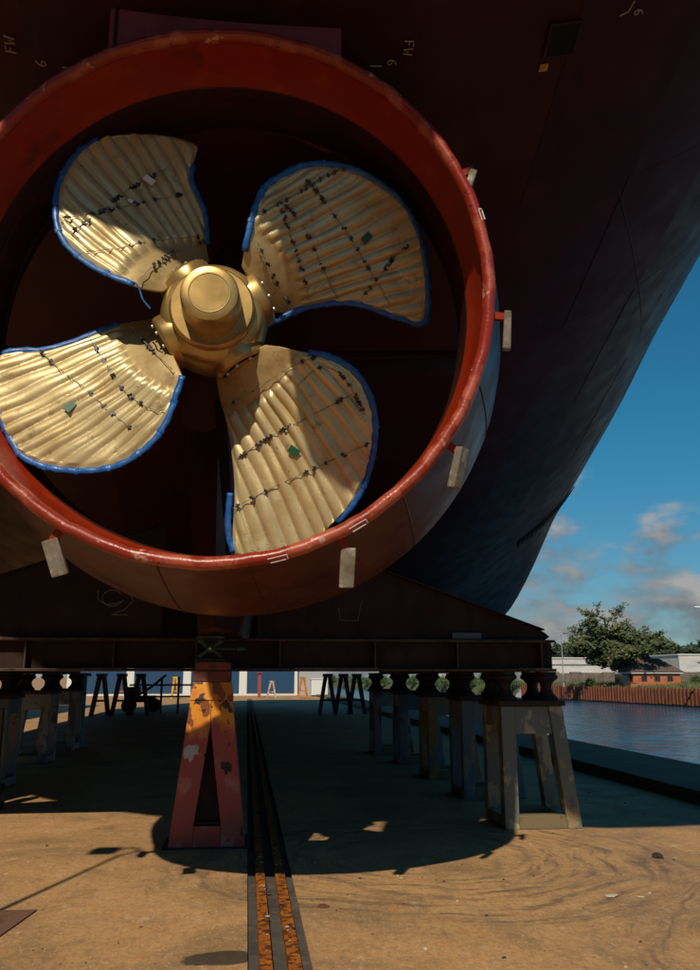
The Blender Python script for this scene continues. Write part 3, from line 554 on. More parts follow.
def ribs(x, y, bi=0):
    # film shrunk over the blade: uneven folds that run out from the root and here and there fork
    ph = math.atan2(y, x+1.25)*88+.9*math.sin(x*3.1+y*2.3+bi)+.45*math.sin(y*9+x*1.7+bi*2)+.15*math.sin(x*9+y*21)
    k = int(ph/math.pi+50)*1.0; lv = .80+.20*math.sin(k*2.7+bi*1.3+x*2.2)
    return abs(math.sin(ph))**.6*lv
for bi, B in enumerate(BLADES):
    th = R(B['angle']); O = [Vector(p) for p in B['outline']]
    ti = max(range(len(O)), key=lambda i: O[i].x-.15*abs(O[i].y))
    N_, M_ = 76, 190
    ea = smooth_poly(O[:ti+1], N_); eb = smooth_poly(O[:ti-1:-1], N_)
    m = MB(); V1 = []; V2 = []
    for i in range(N_):
        for j in range(M_+1):
            t = j/M_; p = ea[i].lerp(eb[i], t); r = math.hypot(p.x, p.y)
            edge = min(1, 4.5*min(t, 1-t)*(ea[i]-eb[i]).length/.30) if i < N_-1 else 0
            k = min(1, max(0, (r-R0)/.05)); amp = .030*k*min(1, edge*1.6)*min(1, (N_-1-i)/5)
            h = amp*ribs(p.x, p.y, bi)+.004*math.sin(p.x*17+p.y*11+bi)*k*edge+(.006*k if r > R0 else 0)
            body = .055*max(0, 1-(r-.3)/1.5)*4*t*(1-t)+.010
            V1.append(bpos(p.x, p.y, th, h+body*.5)); V2.append(bpos(p.x, p.y, th, -body*.5-.006))
    W = M_+1; nv = N_*W; F1 = []; mi = []
    for i in range(N_-1):
        for j in range(M_):
            q = ea[i].lerp(eb[i], (j+.5)/M_); F1.append((i*W+j, i*W+j+1, (i+1)*W+j+1, (i+1)*W+j)); mi.append(1 if math.hypot(q.x, q.y) < R0+.012 else 0)
    F2 = [tuple(nv+k for k in f[::-1]) for f in F1]
    rimF = []
    for i in range(N_-1):
        rimF += [(i*W, (i+1)*W, nv+(i+1)*W, nv+i*W), ((i+1)*W+M_, i*W+M_, nv+i*W+M_, nv+(i+1)*W+M_)]
    rimF += [(j, nv+j, nv+j+1, j+1) for j in range(M_)]
    m.add(V1+V2, F1+F2+rimF); m.mi = mi+mi+[1]*len(rimF)
    bl = pbuild(m, 'blade', ['bronze_film', 'bronze_root'], prop, smooth=True, fix=False)
    # bolted foot
    d = PU*math.cos(th)+PV*math.sin(th); ch = PV*math.cos(th)-PU*math.sin(th); fc = PC+PA*A0
    pbuild(MB().lathe([(.28, .20), (.365, .20), (.385, .192), (.395, .175), (.398, .10)], fc, d, 48), 'blade_foot', 'bronze', bl, smooth=40)
    s1 = MB()
    for q in range(9):
        an = R(-78+q*19.5); s1.obox(fc+d*.393+(-PA*math.cos(an)+ch*math.sin(an))*.15, d*.006, (PA*math.sin(an)+ch*math.cos(an))*.03, (-PA*math.cos(an)+ch*math.sin(an))*.018)
    pbuild(s1, 'bolt_recess', 'bolt_slot', bl)
    for q in range(4):
        an = R(-60+q*40); pbuild(MB().lathe([(.385, .013), (.41, .013), (.414, .009)], fc+(-PA*math.cos(an)+ch*math.sin(an))*.15, d, 8), 'bolt', 'bolt', bl)
    for g_ in B['guards']:
        P = smooth_poly([(p[0], p[1]) for p in g_], max(8, len(g_)*4)); pt = [bpos(p.x*1.006, p.y*1.012, th, .012+.004*math.sin(i*1.9)) for i, p in enumerate(P)]
        nrm = (-PA-ch*.3).normalized()
        pbuild(MB().tube(pt, [.026*(.9+.12*math.sin(i*2.1+bi)) for i in range(len(pt))], 10, flat=nrm), 'edge_guard', 'blue_guard', bl, smooth=True)
        if len(g_) > 8:                                      # tape collars on the hose
            for i in range(4, len(pt)-4, 6):
                mc = MB(); mc.tube([pt[i]-(pt[i+1]-pt[i]).normalized()*.012, pt[i]+(pt[i+1]-pt[i]).normalized()*.012], .0285, 10, flat=nrm); pbuild(mc, 'tape_collar', 'blue_guard', bl)
    for g_ in B['ropes']:
        P = smooth_poly(g_, len(g_)*9); mr = MB()
        pt = [bpos(p.x, p.y, th, .048+.006*math.sin(i*1.3)) for i, p in enumerate(P)]
        mr.tube(pt, .0032, 5); mr.m = 1
        for i in [q for q in range(2, len(pt)-1) if random.random() < .24]:
            t_ = (pt[i]-pt[i-1]).normalized(); nn = (-PA-ch*.3).normalized(); e = t_.cross(nn).normalized(); a_ = random.uniform(-.8, .8)
            mr.obox(pt[i], (t_*math.cos(a_)+e*math.sin(a_))*random.uniform(.012, .024), (e*math.cos(a_)-t_*math.sin(a_))*.006, nn*.006)
            mr.obox(pt[i], e*.016, t_*.004, nn*.008)
        pbuild(mr, 'lashing', ['rope', 'tie_dark'], bl)
    for k, tpt in enumerate(B['tags']):
        c = bpos(tpt[0], tpt[1], th, .058); nn = (-PA-ch*.3).normalized(); e1 = d*math.cos(.4)+ch*math.sin(.4); e1 = (e1-nn*e1.dot(nn)).normalized(); e2 = nn.cross(e1)
        mt = MB(); s = 1 if k == 0 else .45; mt.obox(c, e1*.040*s, e2*.026*s, nn*.002); pbuild(mt, 'tape_patch', 'white_tape' if bi == 0 else 'green_tape', bl)
# loose end of the blue cord on the upper blade
B = BLADES[0]; c0 = bpos(*B['guards'][1][-1], R(B['angle']), .03)
cd = MB().tube(smooth_poly([c0, c0+Vector((.03, -.01, -.05)), c0+Vector((.06, -.02, -.13)), c0+Vector((.11, -.02, -.19))], 16), .006, 6)
pbuild(cd, 'cord_end', 'blue_guard', prop)

# ================================================================ CRADLE, PEDESTAL, TRESTLES
cr = thing('cradle', 'rusty dark brown steel cradle with sloping wings lying across under the hull', 'cradle', (-.42, 9.6, 1.66))
def cb(m, name, mt, par=None, **k):
    m.v = [(x+.42, y-9.6, z-1.66) for x, y, z in m.v]; return m.build(name, mt, par or cr, **k)
XL, XR = -4.30, 3.46
cb(MB().box(XL, XR, 9.585, 9.615, 1.692, 1.978), 'web', 'cradle')
cb(MB().box(XL, XR, 9.45, 9.75, 1.66, 1.69), 'bottom_flange', 'cradle_edge', bev=.005); cb(MB().box(XL, XR, 9.45, 9.75, 1.98, 2.01), 'top_flange', 'cradle_edge', bev=.005)
for x in (-4.1, -3.2, -2.33, -1.42, -.55, .35, 1.40, 2.33, 3.30): 
    cb(MB().box(x-.008, x+.008, 9.46, 9.584, 1.692, 1.978), 'stiffener', 'cradle_edge')
for s in (1, -1):
    P = [(-.42+s*x, z) for x, z in ((.52, 2.012), (3.80, 2.012), (3.86, 2.05), (3.80, 2.10), (3.72, 2.14), (1.88, 2.79), (.62, 3.24), (.52, 3.27))]
    wing = cb(MB().prism(P if s > 0 else P[::-1], 9.57, 9.60), 'wing_plate', 'cradle')
    m = MB(); e = [(-.42+s*x, z) for x, z in ((3.78, 2.12), (1.88, 2.795), (.62, 3.245))]
    for (xa, za), (xb, zb) in zip(e, e[1:]): m.hexa([(xa, 9.50, za), (xb, 9.50, zb), (xb, 9.67, zb), (xa, 9.67, za), (xa, 9.50, za+.014), (xb, 9.50, zb+.014), (xb, 9.67, zb+.014), (xa, 9.67, za+.014)])
    cb(m, 'wing_flange', 'cradle', wing)
    for x in (1.2, 2.2): cb(MB().prism([(-.42+s*x-.008, 2.012), (-.42+s*x+.008, 2.012), (-.42+s*x+.008, 2.62 if x < 2 else 2.3), (-.42+s*x-.008, 2.62 if x < 2 else 2.3)], 9.605, 9.72), 'wing_rib', 'cradle', wing)
cb(MB().box(2.28, 2.62, 9.50, 9.567, 2.014, 2.09), 'lug', 'jack_steel', bev=.01)
ck = MB(); c0 = Vector((-1.48, 9.563, 2.44))
def wp(pts): return [c0+Vector((x, 0, z)) for x, z in pts]
ck.tube(wp([(.10*math.cos(a*.5)*1.1, .09*math.sin(a*.5)) for a in range(1, 13)]), .004, 4)
ck.tube(wp([(-.16, .08), (-.15, -.02), (-.06, -.07), (.04, -.06), (.12, -.02)]), .004, 4); ck.tube(wp([(.02, -.17), (.14, -.12), (.22, -.02), (.17, .08)]), .004, 4); ck.tube(wp([(.0, -.18), (.17, -.18)]), .004, 4)
cb(ck, 'chalk_mark', 'chalk_dim')
ck = MB(); c0 = Vector((1.02, 9.563, 2.42)); ck.tube(wp([(-.02, -.06), (0, -.2), (.2, -.2), (.24, .02)]), .003, 4); cb(ck, 'chalk_mark', 'chalk_dim')

ped = thing('pedestal', 'tapered steel pedestal with chipped yellow top and faded red legs, under the stern', 'pedestal', (-.345, 9.1, 0))
def pb(m, name, mt, par=None, **k):
    m.v = [(x+.345, y-9.1, z) for x, y, z in m.v]; return m.build(name, mt, par or ped, **k)
XC = -.345
for s in (-1, 1):
    P = [(.366, 0), (.130, 0), (.130, .20), (.002, 1.13), (.002, 1.375), (.206, 1.375)]
    P = [(XC+s*x, z) for x, z in P]
    for y0, y1 in ((8.80, 8.86), (9.30, 9.36)): pb(MB().prism(P, y0, y1), 'leg_plate', 'ped_paint', bev=.005)
    pb(MB().hexa([(XC+s*.36, 8.862, 0), (XC+s*.33, 8.862, 0), (XC+s*.33, 9.298, 0), (XC+s*.36, 9.298, 0), (XC+s*.20, 8.862, 1.375), (XC+s*.17, 8.862, 1.375), (XC+s*.17, 9.298, 1.375), (XC+s*.20, 9.298, 1.375)]), 'side_plate', 'ped_paint')
for y0, y1 in ((8.804, 8.858), (9.304, 9.358)): pb(MB().box(XC-.128, XC+.128, y0, y1, .0, .198), 'sill_plate', 'ped_paint', bev=.005)
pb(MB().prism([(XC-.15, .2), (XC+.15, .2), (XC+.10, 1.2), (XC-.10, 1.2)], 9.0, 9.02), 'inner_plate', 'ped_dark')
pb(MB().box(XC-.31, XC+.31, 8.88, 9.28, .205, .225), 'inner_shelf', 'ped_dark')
pb(MB().hexa([(XC-.212, 8.79, 1.377), (XC+.212, 8.79, 1.377), (XC+.212, 9.37, 1.377), (XC-.212, 9.37, 1.377), (XC-.19, 8.81, 1.55), (XC+.19, 8.81, 1.55), (XC+.19, 9.35, 1.55), (XC-.19, 9.35, 1.55)]), 'collar', 'ped_paint', bev=.006)
pb(MB().box(XC-.185, XC+.185, 8.805, 9.35, 1.552, 1.66), 'packing_block', 'ped_cap', bev=.012)
pb(MB().box(XC-.178, XC+.18, 8.82, 9.34, 1.662, 1.75), 'packing_block', 'ped_cap', bev=.012)
fl = MB(); import itertools
ring = [(-.05, .03), (-.02, .05), (.02, .045), (.05, .055), (.075, .03), (.06, .01), (.07, -.015), (.03, -.02), (.025, -.05), (-.005, -.075), (-.015, -.04), (-.05, -.045), (-.06, -.01)]
fl.prism([(XC-.185+x*1.15, .885+z*1.35) for x, z in ring], 8.796, 8.799); pb(fl, 'bare_patch', 'paint_flake')
fl = MB(); fl.prism([(XC+.17-x*.85, .74+z*1.0) for x, z in ring], 8.796, 8.799); pb(fl, 'rust_patch', 'ped_dark')
pb(MB().prism([(XC-.42, 0.001), (XC+.42, 0.001), (XC+.42, .012), (XC-.42, .012)], 8.74, 9.42), 'base_plate', 'ped_dark')

jk = thing('screw_jack', 'green steel screw jack with a side spindle, standing on the red pedestal', 'jack', (-.38, 9.0, 1.75))
def jb(m, name, mt='jack_green', **k): return m.build(name, mt, jk, **k)
jb(MB().box(-.15, .15, -.09, .09, .002, .03), 'foot_plate', bev=.006); jb(MB().box(-.14, .14, -.09, .09, .236, .262), 'head_plate', bev=.006)
for sx in (-1, 1):
    for sz in (-1, 1):
        m = MB(); m.hexa([(sx*.01, -.05, .133+sz*.02), (sx*.03, -.05, .133-sz*.0), (sx*.03, .05, .133-sz*.0), (sx*.01, .05, .133+sz*.02), (sx*.10, -.05, .133+sz*.10), (sx*.14, -.05, .133+sz*.075), (sx*.14, .05, .133+sz*.075), (sx*.10, .05, .133+sz*.10)]); jb(m, 'arm', bev=.004)
jb(MB().lathe([(-.12, .025), (-.11, .04), (.09, .04), (.10, .03)], (0, 0, .133), (0, 1, 0), 16), 'nut', smooth=35)
jb(MB().lathe([(.02, .016), (.26, .016), (.27, .028), (.33, .028), (.335, .014), (.36, .014)], (0, -.02, .133), (1, 0, 0), 14), 'spindle', smooth=35)
jb(MB().lathe([(-.01, .0), (-.006, .012), (.0, .014)], (0, -.125, .133), (0, 1, 0), 10), 'pin', 'bolt')

def make_trestle(col, mirror, label, loc, group, rz=0):
    t = thing('trestle', label, 'trestle', loc, rz, group); mm = 'trestle_'+col; sx = -1 if mirror else 1
    def tb(m, name, mt, **k):
        m.v = [(x*sx, y, z) for x, y, z in m.v]; return m.build(name, mt, t, **k)
    for y0, y1 in ((0, .15), (.65, .8)):
        tb(MB().box(0, .16, y0, y1, 0, 1.285), 'leg', mm, bev=.01)
        tb(MB().hexa([(.70, y0, 0), (.86, y0, 0), (.86, y1, 0), (.70, y1, 0), (.545, y0, 1.285), (.70, y0, 1.285), (.70, y1, 1.285), (.545, y1, 1.285)]), 'leg', mm, bev=.01)
        tb(MB().prism([(.162, .99), (.575, .99), (.543, 1.283), (.162, 1.283)], y0+.012, y1-.012), 'head_beam', mm, bev=.006)
        tb(MB().prism([(.162, .002), (.698, .002), (.68, .145), (.162, .145)], y0+.004, y1-.01), 'sill', 'sill', bev=.006)
    for z0, z1, xr in ((1.06, 1.275, .55), (.02, .13, .70)):
        tb(MB().box(.01, .13, .152, .648, z0, z1), 'side_rail', mm); tb(MB().box(xr+.0, xr+.12, .152, .648, z0, z1), 'side_rail', mm)
    tb(MB().box(-.03, .73, -.03, .83, 1.287, 1.345), 'cap_plank', 'timber', bev=.008)
    return t
spool_proto = MB().lathe([(0, .125), (.03, .13), (.05, .10), (.09, .072), (.14, .06), (.18, .07), (.215, .10), (.235, .135), (.265, .138), (.28, .12), (.312, .12)], (0, 0, 0), (0, 0, 1), 24).mesh('jack_post', 'spool', smooth=40)
def spool(x, y, label, group):
    o = bpy.data.objects.new('jack_post', spool_proto); C.objects.link(o); o.location = (x, y, 1.346); o.rotation_euler.z = random.uniform(0, 6)
    return tag(o, label, 'jack post', group)
TR = [('beige', 2.79, 9.42, 'grey green trestle with beige paint patches at the waterside end of the cradle'), ('bluegrey', 2.93, 11.75, 'blue grey steel trestle just behind the beige patched one'),
      ('ochre', 2.94, 14.05, 'ochre yellow painted trestle, third in the waterside row'), ('teal', 2.88, 16.4, 'dull teal trestle, fourth in the waterside row'), ('redgrey', 2.72, 18.6, 'grey and dull red trestle, last of the waterside row')]
for c_, x, y, lb in TR:
    make_trestle(c_, False, lb, (x, y, 0), 'trestles under the hull')
    nm = {'beige': 'beige patched', 'bluegrey': 'blue grey', 'ochre': 'ochre yellow', 'teal': 'dull teal', 'redgrey': 'grey and dull red'}[c_]
    for k, (dx, dy) in enumerate(((.1, .16), (.58, .16), (.1, .64), (.58, .64))):
        spool(x+dx, y+dy, f'rusty jack post on the {nm} trestle, '+('stern' if dy < .4 else 'bow')+' corner, '+('land' if dx < .3 else 'water')+' side', 'jack posts on the trestles')
TL = [('teal', -3.42, 11.4, 'dark teal steel trestle nearest the transom in the landward row'), ('bluegrey', -3.50, 13.5, 'blue grey trestle with rust in the landward row, next after the dark teal one'), ('white', -3.72, 17.3, 'trestle with white painted legs in the landward row'), ('white', -3.80, 20.3, 'farthest trestle of the landward row, white over rusty yellow')]
for k, (c_, x, y, lb) in enumerate(TL):
    make_trestle(c_, True, lb, (x, y, 0), 'trestles under the hull')
    for dx, dy in ((-.1, .16), (-.58, .16), (-.1, .64), (-.58, .64)): spool(x+dx, y+dy, 'rusty jack post on '+('the dark teal landward trestle', 'the rusty blue grey landward trestle', 'the white legged landward trestle', 'the farthest landward trestle')[k]+', '+('stern' if dy < .4 else 'bow')+' corner, '+('keel' if dx > -.3 else 'land')+' side', 'jack posts on the landward trestles')
for s, x in ((1, 3.12), (-1, -4.05)):
    b = thing('skid_beam', 'rusty steel skid beam lying along the tops of the %s trestles' % ('waterside' if s > 0 else 'landward'), 'beam', (x, 9.8, 1.66), 0, 'skid beams')
    L_ = 10.6 if s > 0 else 12
    for nm, bx in (('bottom_flange', (-.28, .28, 0, L_, .0, .03)), ('web', (-.02, .02, 0, L_, .032, .298)), ('top_flange', (-.28, .28, 0, L_, .30, .33))): MB().box(*bx).build(nm, 'cradle', b)
bp_ = thing('steel_post', 'round blue steel post beside the landward trestles', 'post', (-3.92, 21.6, 0))
MB().lathe([(0, .22), (.02, .22), (.021, .10), (1.62, .10), (1.621, .2), (1.66, .2)], (0, 0, 0), (0, 0, 1), 24).build('column', 'blue_post', bp_, smooth=35)
MB().lathe([(1.18, .108), (1.26, .108)], (0, 0, 0), (0, 0, 1), 24, close=False).build('clamp_band', 'black_steel', bp_)
# things leaning by the first landward trestle
dr = thing('fire_extinguisher_cart', 'dark two wheel cart with a red cylinder beside the landward trestles', 'cart', (-3.18, 11.55, 0), .3)
MB().lathe([(.25, .09), (.27, .11), (.95, .11), (1.05, .06), (1.12, .03)], (0, 0, 0), (0, 0, 1), 20).build('cylinder', 'black_steel', dr, smooth=40)
for s in (-1, 1): MB().lathe([(-.03, .10), (-.025, .15), (.025, .15), (.03, .10)], (s*.2, 0, .152), (1, 0, 0), 24).build('wheel', 'black_steel', dr, smooth=40)
MB().tube([(-.15, -.02, .15), (-.14, .16, .6), (-.14, .2, 1.2), (.14, .2, 1.2), (.14, .16, .6), (.15, -.02, .15)], .014, 8).build('frame', 'black_steel', dr)
MB().lathe([(0, .115), (.06, .115)], (0, 0, .78), (0, 0, 1), 20).build('red_band', 'red_stand', dr)

# ================================================================ BEYOND THE HULL
def astand(x, y, h, m, label, group, w=.5):
    t = thing('support_stand', label, 'stand', (x, y, 0), 0, group)
    for sx in (-1, 1):
        for sy in (-.2, .2):
            MB().hexa([(sx*w, sy-.05, 0), (sx*w-sx*.13, sy-.05, 0), (sx*w-sx*.13, sy+.05, 0), (sx*w, sy+.05, 0), (sx*.16, sy-.05, h), (sx*.02, sy-.05, h), (sx*.02, sy+.05, h), (sx*.16, sy+.05, h)]).build('leg', m, t)
    MB().box(-w*.6, w*.6, -.14, .14, h*.35, h*.35+.08).build('cross_bar', m, t); MB().box(-.2, .2, -.26, .26, h+.001, h+.12).build('head_plate', m, t)
    return t
for x, lb in ((-6.2, 'outermost of the landward three'), (-5.35, 'middle of the landward three'), (-4.55, 'innermost of the landward three'), (3.55, 'innermost of the waterside three'), (4.25, 'middle of the waterside three'), (4.85, 'outermost of the waterside three')): astand(x, 38.5, 1.62, 'black_steel', 'black A shaped stand under the far hull, '+lb, 'black stands under the hull', .42)
astand(-5.35, 67, 1.5, 'yellow_stand', 'small yellow stand on the sunlit yard before the blue shed, beside the dark trolley', 'bright stands by the shed', .32)
astand(-2.95, 68, 1.5, 'yellow_stand', 'yellow stand alone before the middle of the blue shed', 'bright stands by the shed', .36)
astand(1.95, 69, 1.2, 'pale_stand', 'pale rust streaked stand before the white door frame of the shed', 'bright stands by the shed', .40)
astand(4.28, 67, 1.5, 'orange_stand', 'orange stand at the water end of the blue shed', 'bright stands by the shed', .42)
astand(-8.6, 62, 1.7, 'orange_stand', 'orange stand at the landward end of the blue shed', 'bright stands by the shed', .40)
rp_ = thing('red_post', 'slim rusty red post in front of the blue shed door', 'post', (1.0, 70, 0)); MB().box(-.12, .12, -.12, .12, 0, 1.9).build('column', 'red_stand', rp_); MB().box(-.25, .25, -.25, .25, 1.901, 1.96).build('head', 'red_stand', rp_)
sh = thing('blue_shed', 'long blue clad shed with white door frames at the far end of the yard', 'shed', (-2.5, 78, 0))
MB().box(-13, 7.0, 0, 9, 0, 5.5).build('wall', 'white_trim', sh)
for x in (-12.2, -7.3, -2.4, 2.5):
    d = MB()
    for k in range(20): d.box(x+k*.21, x+k*.21+.16, -.09, -.03, .22, 4.3)
    d.box(x, x+4.2, -.06, -.01, .22, 4.3); d.build('blue_door', 'blue_clad', sh)
MB().prism([(-13.3, 5.5), (7.3, 5.5), (7.3, 5.8), (-13.3, 6.4)], -.4, 9.4).build('roof', 'grey_roof', sh)
MB().box(7.02, 9.6, .5, 6, 0, 3.2).build('annex', 'grey_wall', sh)
cr_ = thing('white_container', 'small white storage box at the water end of the blue shed', 'container', (6.1, 74, 0)); MB().box(-.7, .7, -.6, .6, .1, 1.4).build('body', 'white_trim', cr_, bev=.03); MB().box(-.75, .75, -.65, .65, 1.402, 1.5).build('lid', 'white_trim', cr_); MB().box(-.6, .6, -.5, .5, 0, .098).build('skid', 'black_steel', cr_)
ct = thing('trolley', 'black wheeled trolley with a long slanting drawbar in the shade', 'trolley', (-4.75, 42, 0))
MB().box(-.9, .5, -.4, .4, .45, .75).build('deck', 'black_steel', ct, bev=.03)
for x, y in ((-.7, -.42), (-.7, .42), (.45, -.42), (.45, .42)): MB().lathe([(-.06, .18), (-.05, .3), (.05, .3), (.06, .18)], (x, y, .302), (0, 1, 0), 24).build('wheel', 'black_steel', ct, smooth=40)
MB().tube([(-.4, 0, .7), (.3, 0, 1.15), (.95, 0, 1.7)], .06, 8).build('drawbar', 'black_steel', ct); MB().box(-.8, -.2, -.3, .3, .752, 1.15).build('engine_box', 'black_steel', ct, bev=.05)
gr = thing('guard_rail', 'dark tubular guard rail in the shade left of the pedestal', 'railing', (-3.6, 40, 0))
for x in (-.2, .55, 1.3): MB().tube([(x, 0, 0), (x, 0, 1.62)], .05, 8).build('post', 'black_steel', gr)
for z in (.75, 1.25): MB().tube([(-1.6, -.12, z), (1.3, -.12, z)], .04, 8).build('rail', 'black_steel', gr)

# ---- sheet pile wall
sp = thing('sheet_pile_wall', 'long rusty red brown sheet pile wall along the far side of the channel', 'wall', (bank(100), 100, 0))
dirv = Vector((-.0992, 1, 0)).normalized(); nrm = Vector((-dirv.y, dirv.x, 0))
hw = [(-.30, 0), (-.24, 0), (-.15, .20), (.15, .20), (.24, 0), (.30, 0)]
pm = MB(); pl = [(a, b) for a, b in hw]+[(a, b-.05) for a, b in hw[::-1]]
n_ = len(pl)
def P3(a, b, z): v = dirv*a+nrm*b; return (v.x, v.y, z)
pm.add([P3(a, b, -1.0) for a, b in pl]+[P3(a, b, .52) for a, b in pl], [(i, (i+1) % n_, n_+(i+1) % n_, n_+i) for i in range(n_)]+[tuple(range(n_, 2*n_))])
pmesh = pm.mesh('pile', 'pile')
wm = MB().add([P3(a, b+.012, -1.6) for a, b in pl]+[P3(a, b+.012, -.98) for a, b in pl], [(i, (i+1) % n_, n_+(i+1) % n_, n_+i) for i in range(n_)])
base0 = Vector((bank(100), 100, 0))
for i in range(104):
    d = -46+i*.61; p = dirv*d
    o = bpy.data.objects.new('pile', pmesh); C.objects.link(o); o.parent = sp; o.location = (p.x+nrm.x*random.uniform(-.02, .02), p.y, random.uniform(-.05, .04))
lowm = MB()
lowm.hexa([tuple(dirv*(-46)+nrm*-.1+Vector((0, 0, -2))), tuple(dirv*(-46)+nrm*.12+Vector((0, 0, -2))), tuple(dirv*17.2+nrm*.12+Vector((0, 0, -2))), tuple(dirv*17.2+nrm*-.1+Vector((0, 0, -2))), tuple(dirv*(-46)+nrm*-.1+Vector((0, 0, -.95))), tuple(dirv*(-46)+nrm*.12+Vector((0, 0, -.95))), tuple(dirv*17.2+nrm*.12+Vector((0, 0, -.95))), tuple(dirv*17.2+nrm*-.1+Vector((0, 0, -.95)))])
lowm.build('waler', 'pile_wet', sp)

def land(x, y):
    d = x-bank(y)-.15; return .40+min(.65, max(0, d)*.06)
# ---- hut
hx, hy = 44.8, 91; ht = thing('brick_hut', 'small orange brick hut with brown hipped roof and white fascia beside the tree', 'hut', (hx, hy, land(hx, hy)-.1), R(-6))
MB().box(-2.75, 2.45, 0, 4, 0, 1.42).build('wall', 'brick', ht)
MB().box(-3.0, 2.7, -.3, 4.3, 1.422, 1.58).build('fascia', 'fascia', ht)
rf = MB(); rf.add([(-3.1, -.4, 1.582), (2.8, -.4, 1.582), (2.8, 4.4, 1.582), (-3.1, 4.4, 1.582), (-1.4, 1.9, 3.1), (.9, 1.9, 3.1)], [(0, 1, 5, 4), (1, 2, 5), (2, 3, 4, 5), (3, 0, 4), (3, 2, 1, 0)]); rf.build('roof', 'roof_tile', ht)
for x in (-1.55, -.1, 1.3):
    wd = MB().box(x-.28, x+.28, -.03, .05, .62, 1.15).build('window', 'glass_dark', ht)
    f_ = MB(); f_.box(x-.31, x+.31, -.05, -.032, .58, .62); f_.box(x-.31, x+.31, -.05, -.032, 1.15, 1.19); f_.box(x-.31, x-.28, -.05, -.032, .62, 1.15); f_.box(x+.28, x+.31, -.05, -.032, .62, 1.15); f_.box(x-.012, x+.012, -.05, -.032, .62, 1.15); f_.build('frame', 'roof_tile', wd)
MB().box(-3.7, -2.76, .6, 3.4, 0, 1.35).build('lean_to', 'glass_dark', ht)
bx_ = thing('brick_box', 'small orange brick box standing on the far bank by the pile wall', 'box', (bank(90)+.9, 90, .38)); MB().box(-.35, .35, -.35, .35, 0, .55).build('body', 'brick', bx_); MB().box(-.4, .4, -.4, .4, .552, .6).build('cap', 'brick', bx_)
# ---- white warehouses
def warehouse(x0, x1, y, z0, h, label, side_grey=False):
    t = thing('warehouse', label, 'warehouse', ((x0+x1)/2, y, z0)); L_ = (x1-x0)/2
    MB().box(-L_, L_, 0, 14, 0, h).build('wall', 'white_wall', t)
    n = max(3, int(2*L_/3.2))
    for k in range(n+1): MB().box(-L_+k*2*L_/n-.05, -L_+k*2*L_/n+.05, -.04, -.003, 0, h-.01).build('pilaster', 'grey_wall' if side_grey else 'white_wall', t)
    MB().box(-L_-.15, L_+.15, -.15, 14.15, h+.002, h+.14).build('roof_edge', 'fascia', t)
    MB().box(-L_*.72, L_-.1, -.06, -.003, h*.70, h*.75).build('dark_band', 'grey_roof', t)
    return t
warehouse(45, 61, 132, .9, 3.55, 'long low white warehouse behind the far tree')
warehouse(63.5, 84, 122, .9, 3.9, 'white warehouse with grey end beyond the brick hut', True)
gw = thing('stone_wall', 'low brown stone boundary wall before the white warehouses', 'wall', (62, 118, .85))
for k in range(26): MB().box(-20+k*1.6, -20+k*1.6+1.57, 0, .5, 0, 1.35+random.uniform(-.12, .12)).build('stone_block', 'stone_wall', gw)
# ---- street lamps of the far bank
def lamp(x, y, z, h, arm, label):
    t = thing('street_lamp', label, 'street lamp', (x, y, z))
    MB().tube([(0, 0, 0), (0, 0, .9), (0, 0, 1), (0, 0, h)], [.11, .11, .075, .05], 10).build('pole', 'lamp_grey', t, smooth=40)
    MB().tube([(0, 0, h-.02), (arm*.3, 0, h+.08), (arm, 0, h+.10)], .035, 8).build('arm', 'lamp_grey', t)
    m = MB(); a = arm; m.hexa([(a*.9, -.12, h+.05), (a*1.0+math.copysign(.75, a), -.1, h+.09), (a*1.0+math.copysign(.75, a), .1, h+.09), (a*.9, .12, h+.05), (a*.9, -.1, h+.18), (a+math.copysign(.7, a), -.06, h+.16), (a+math.copysign(.7, a), .06, h+.16), (a*.9, .1, h+.18)]); m.build('lamp_head', 'lamp_head' if arm > 0 else 'fascia', t)
lamp(36.66+.35, 99, .45, 6.1, .25, 'grey street lamp on the far bank beside the leafy tree')
lamp(41.6, 70, .5, 6.9, -2.6, 'street lamp with a long arm and pale head beyond the brick hut')

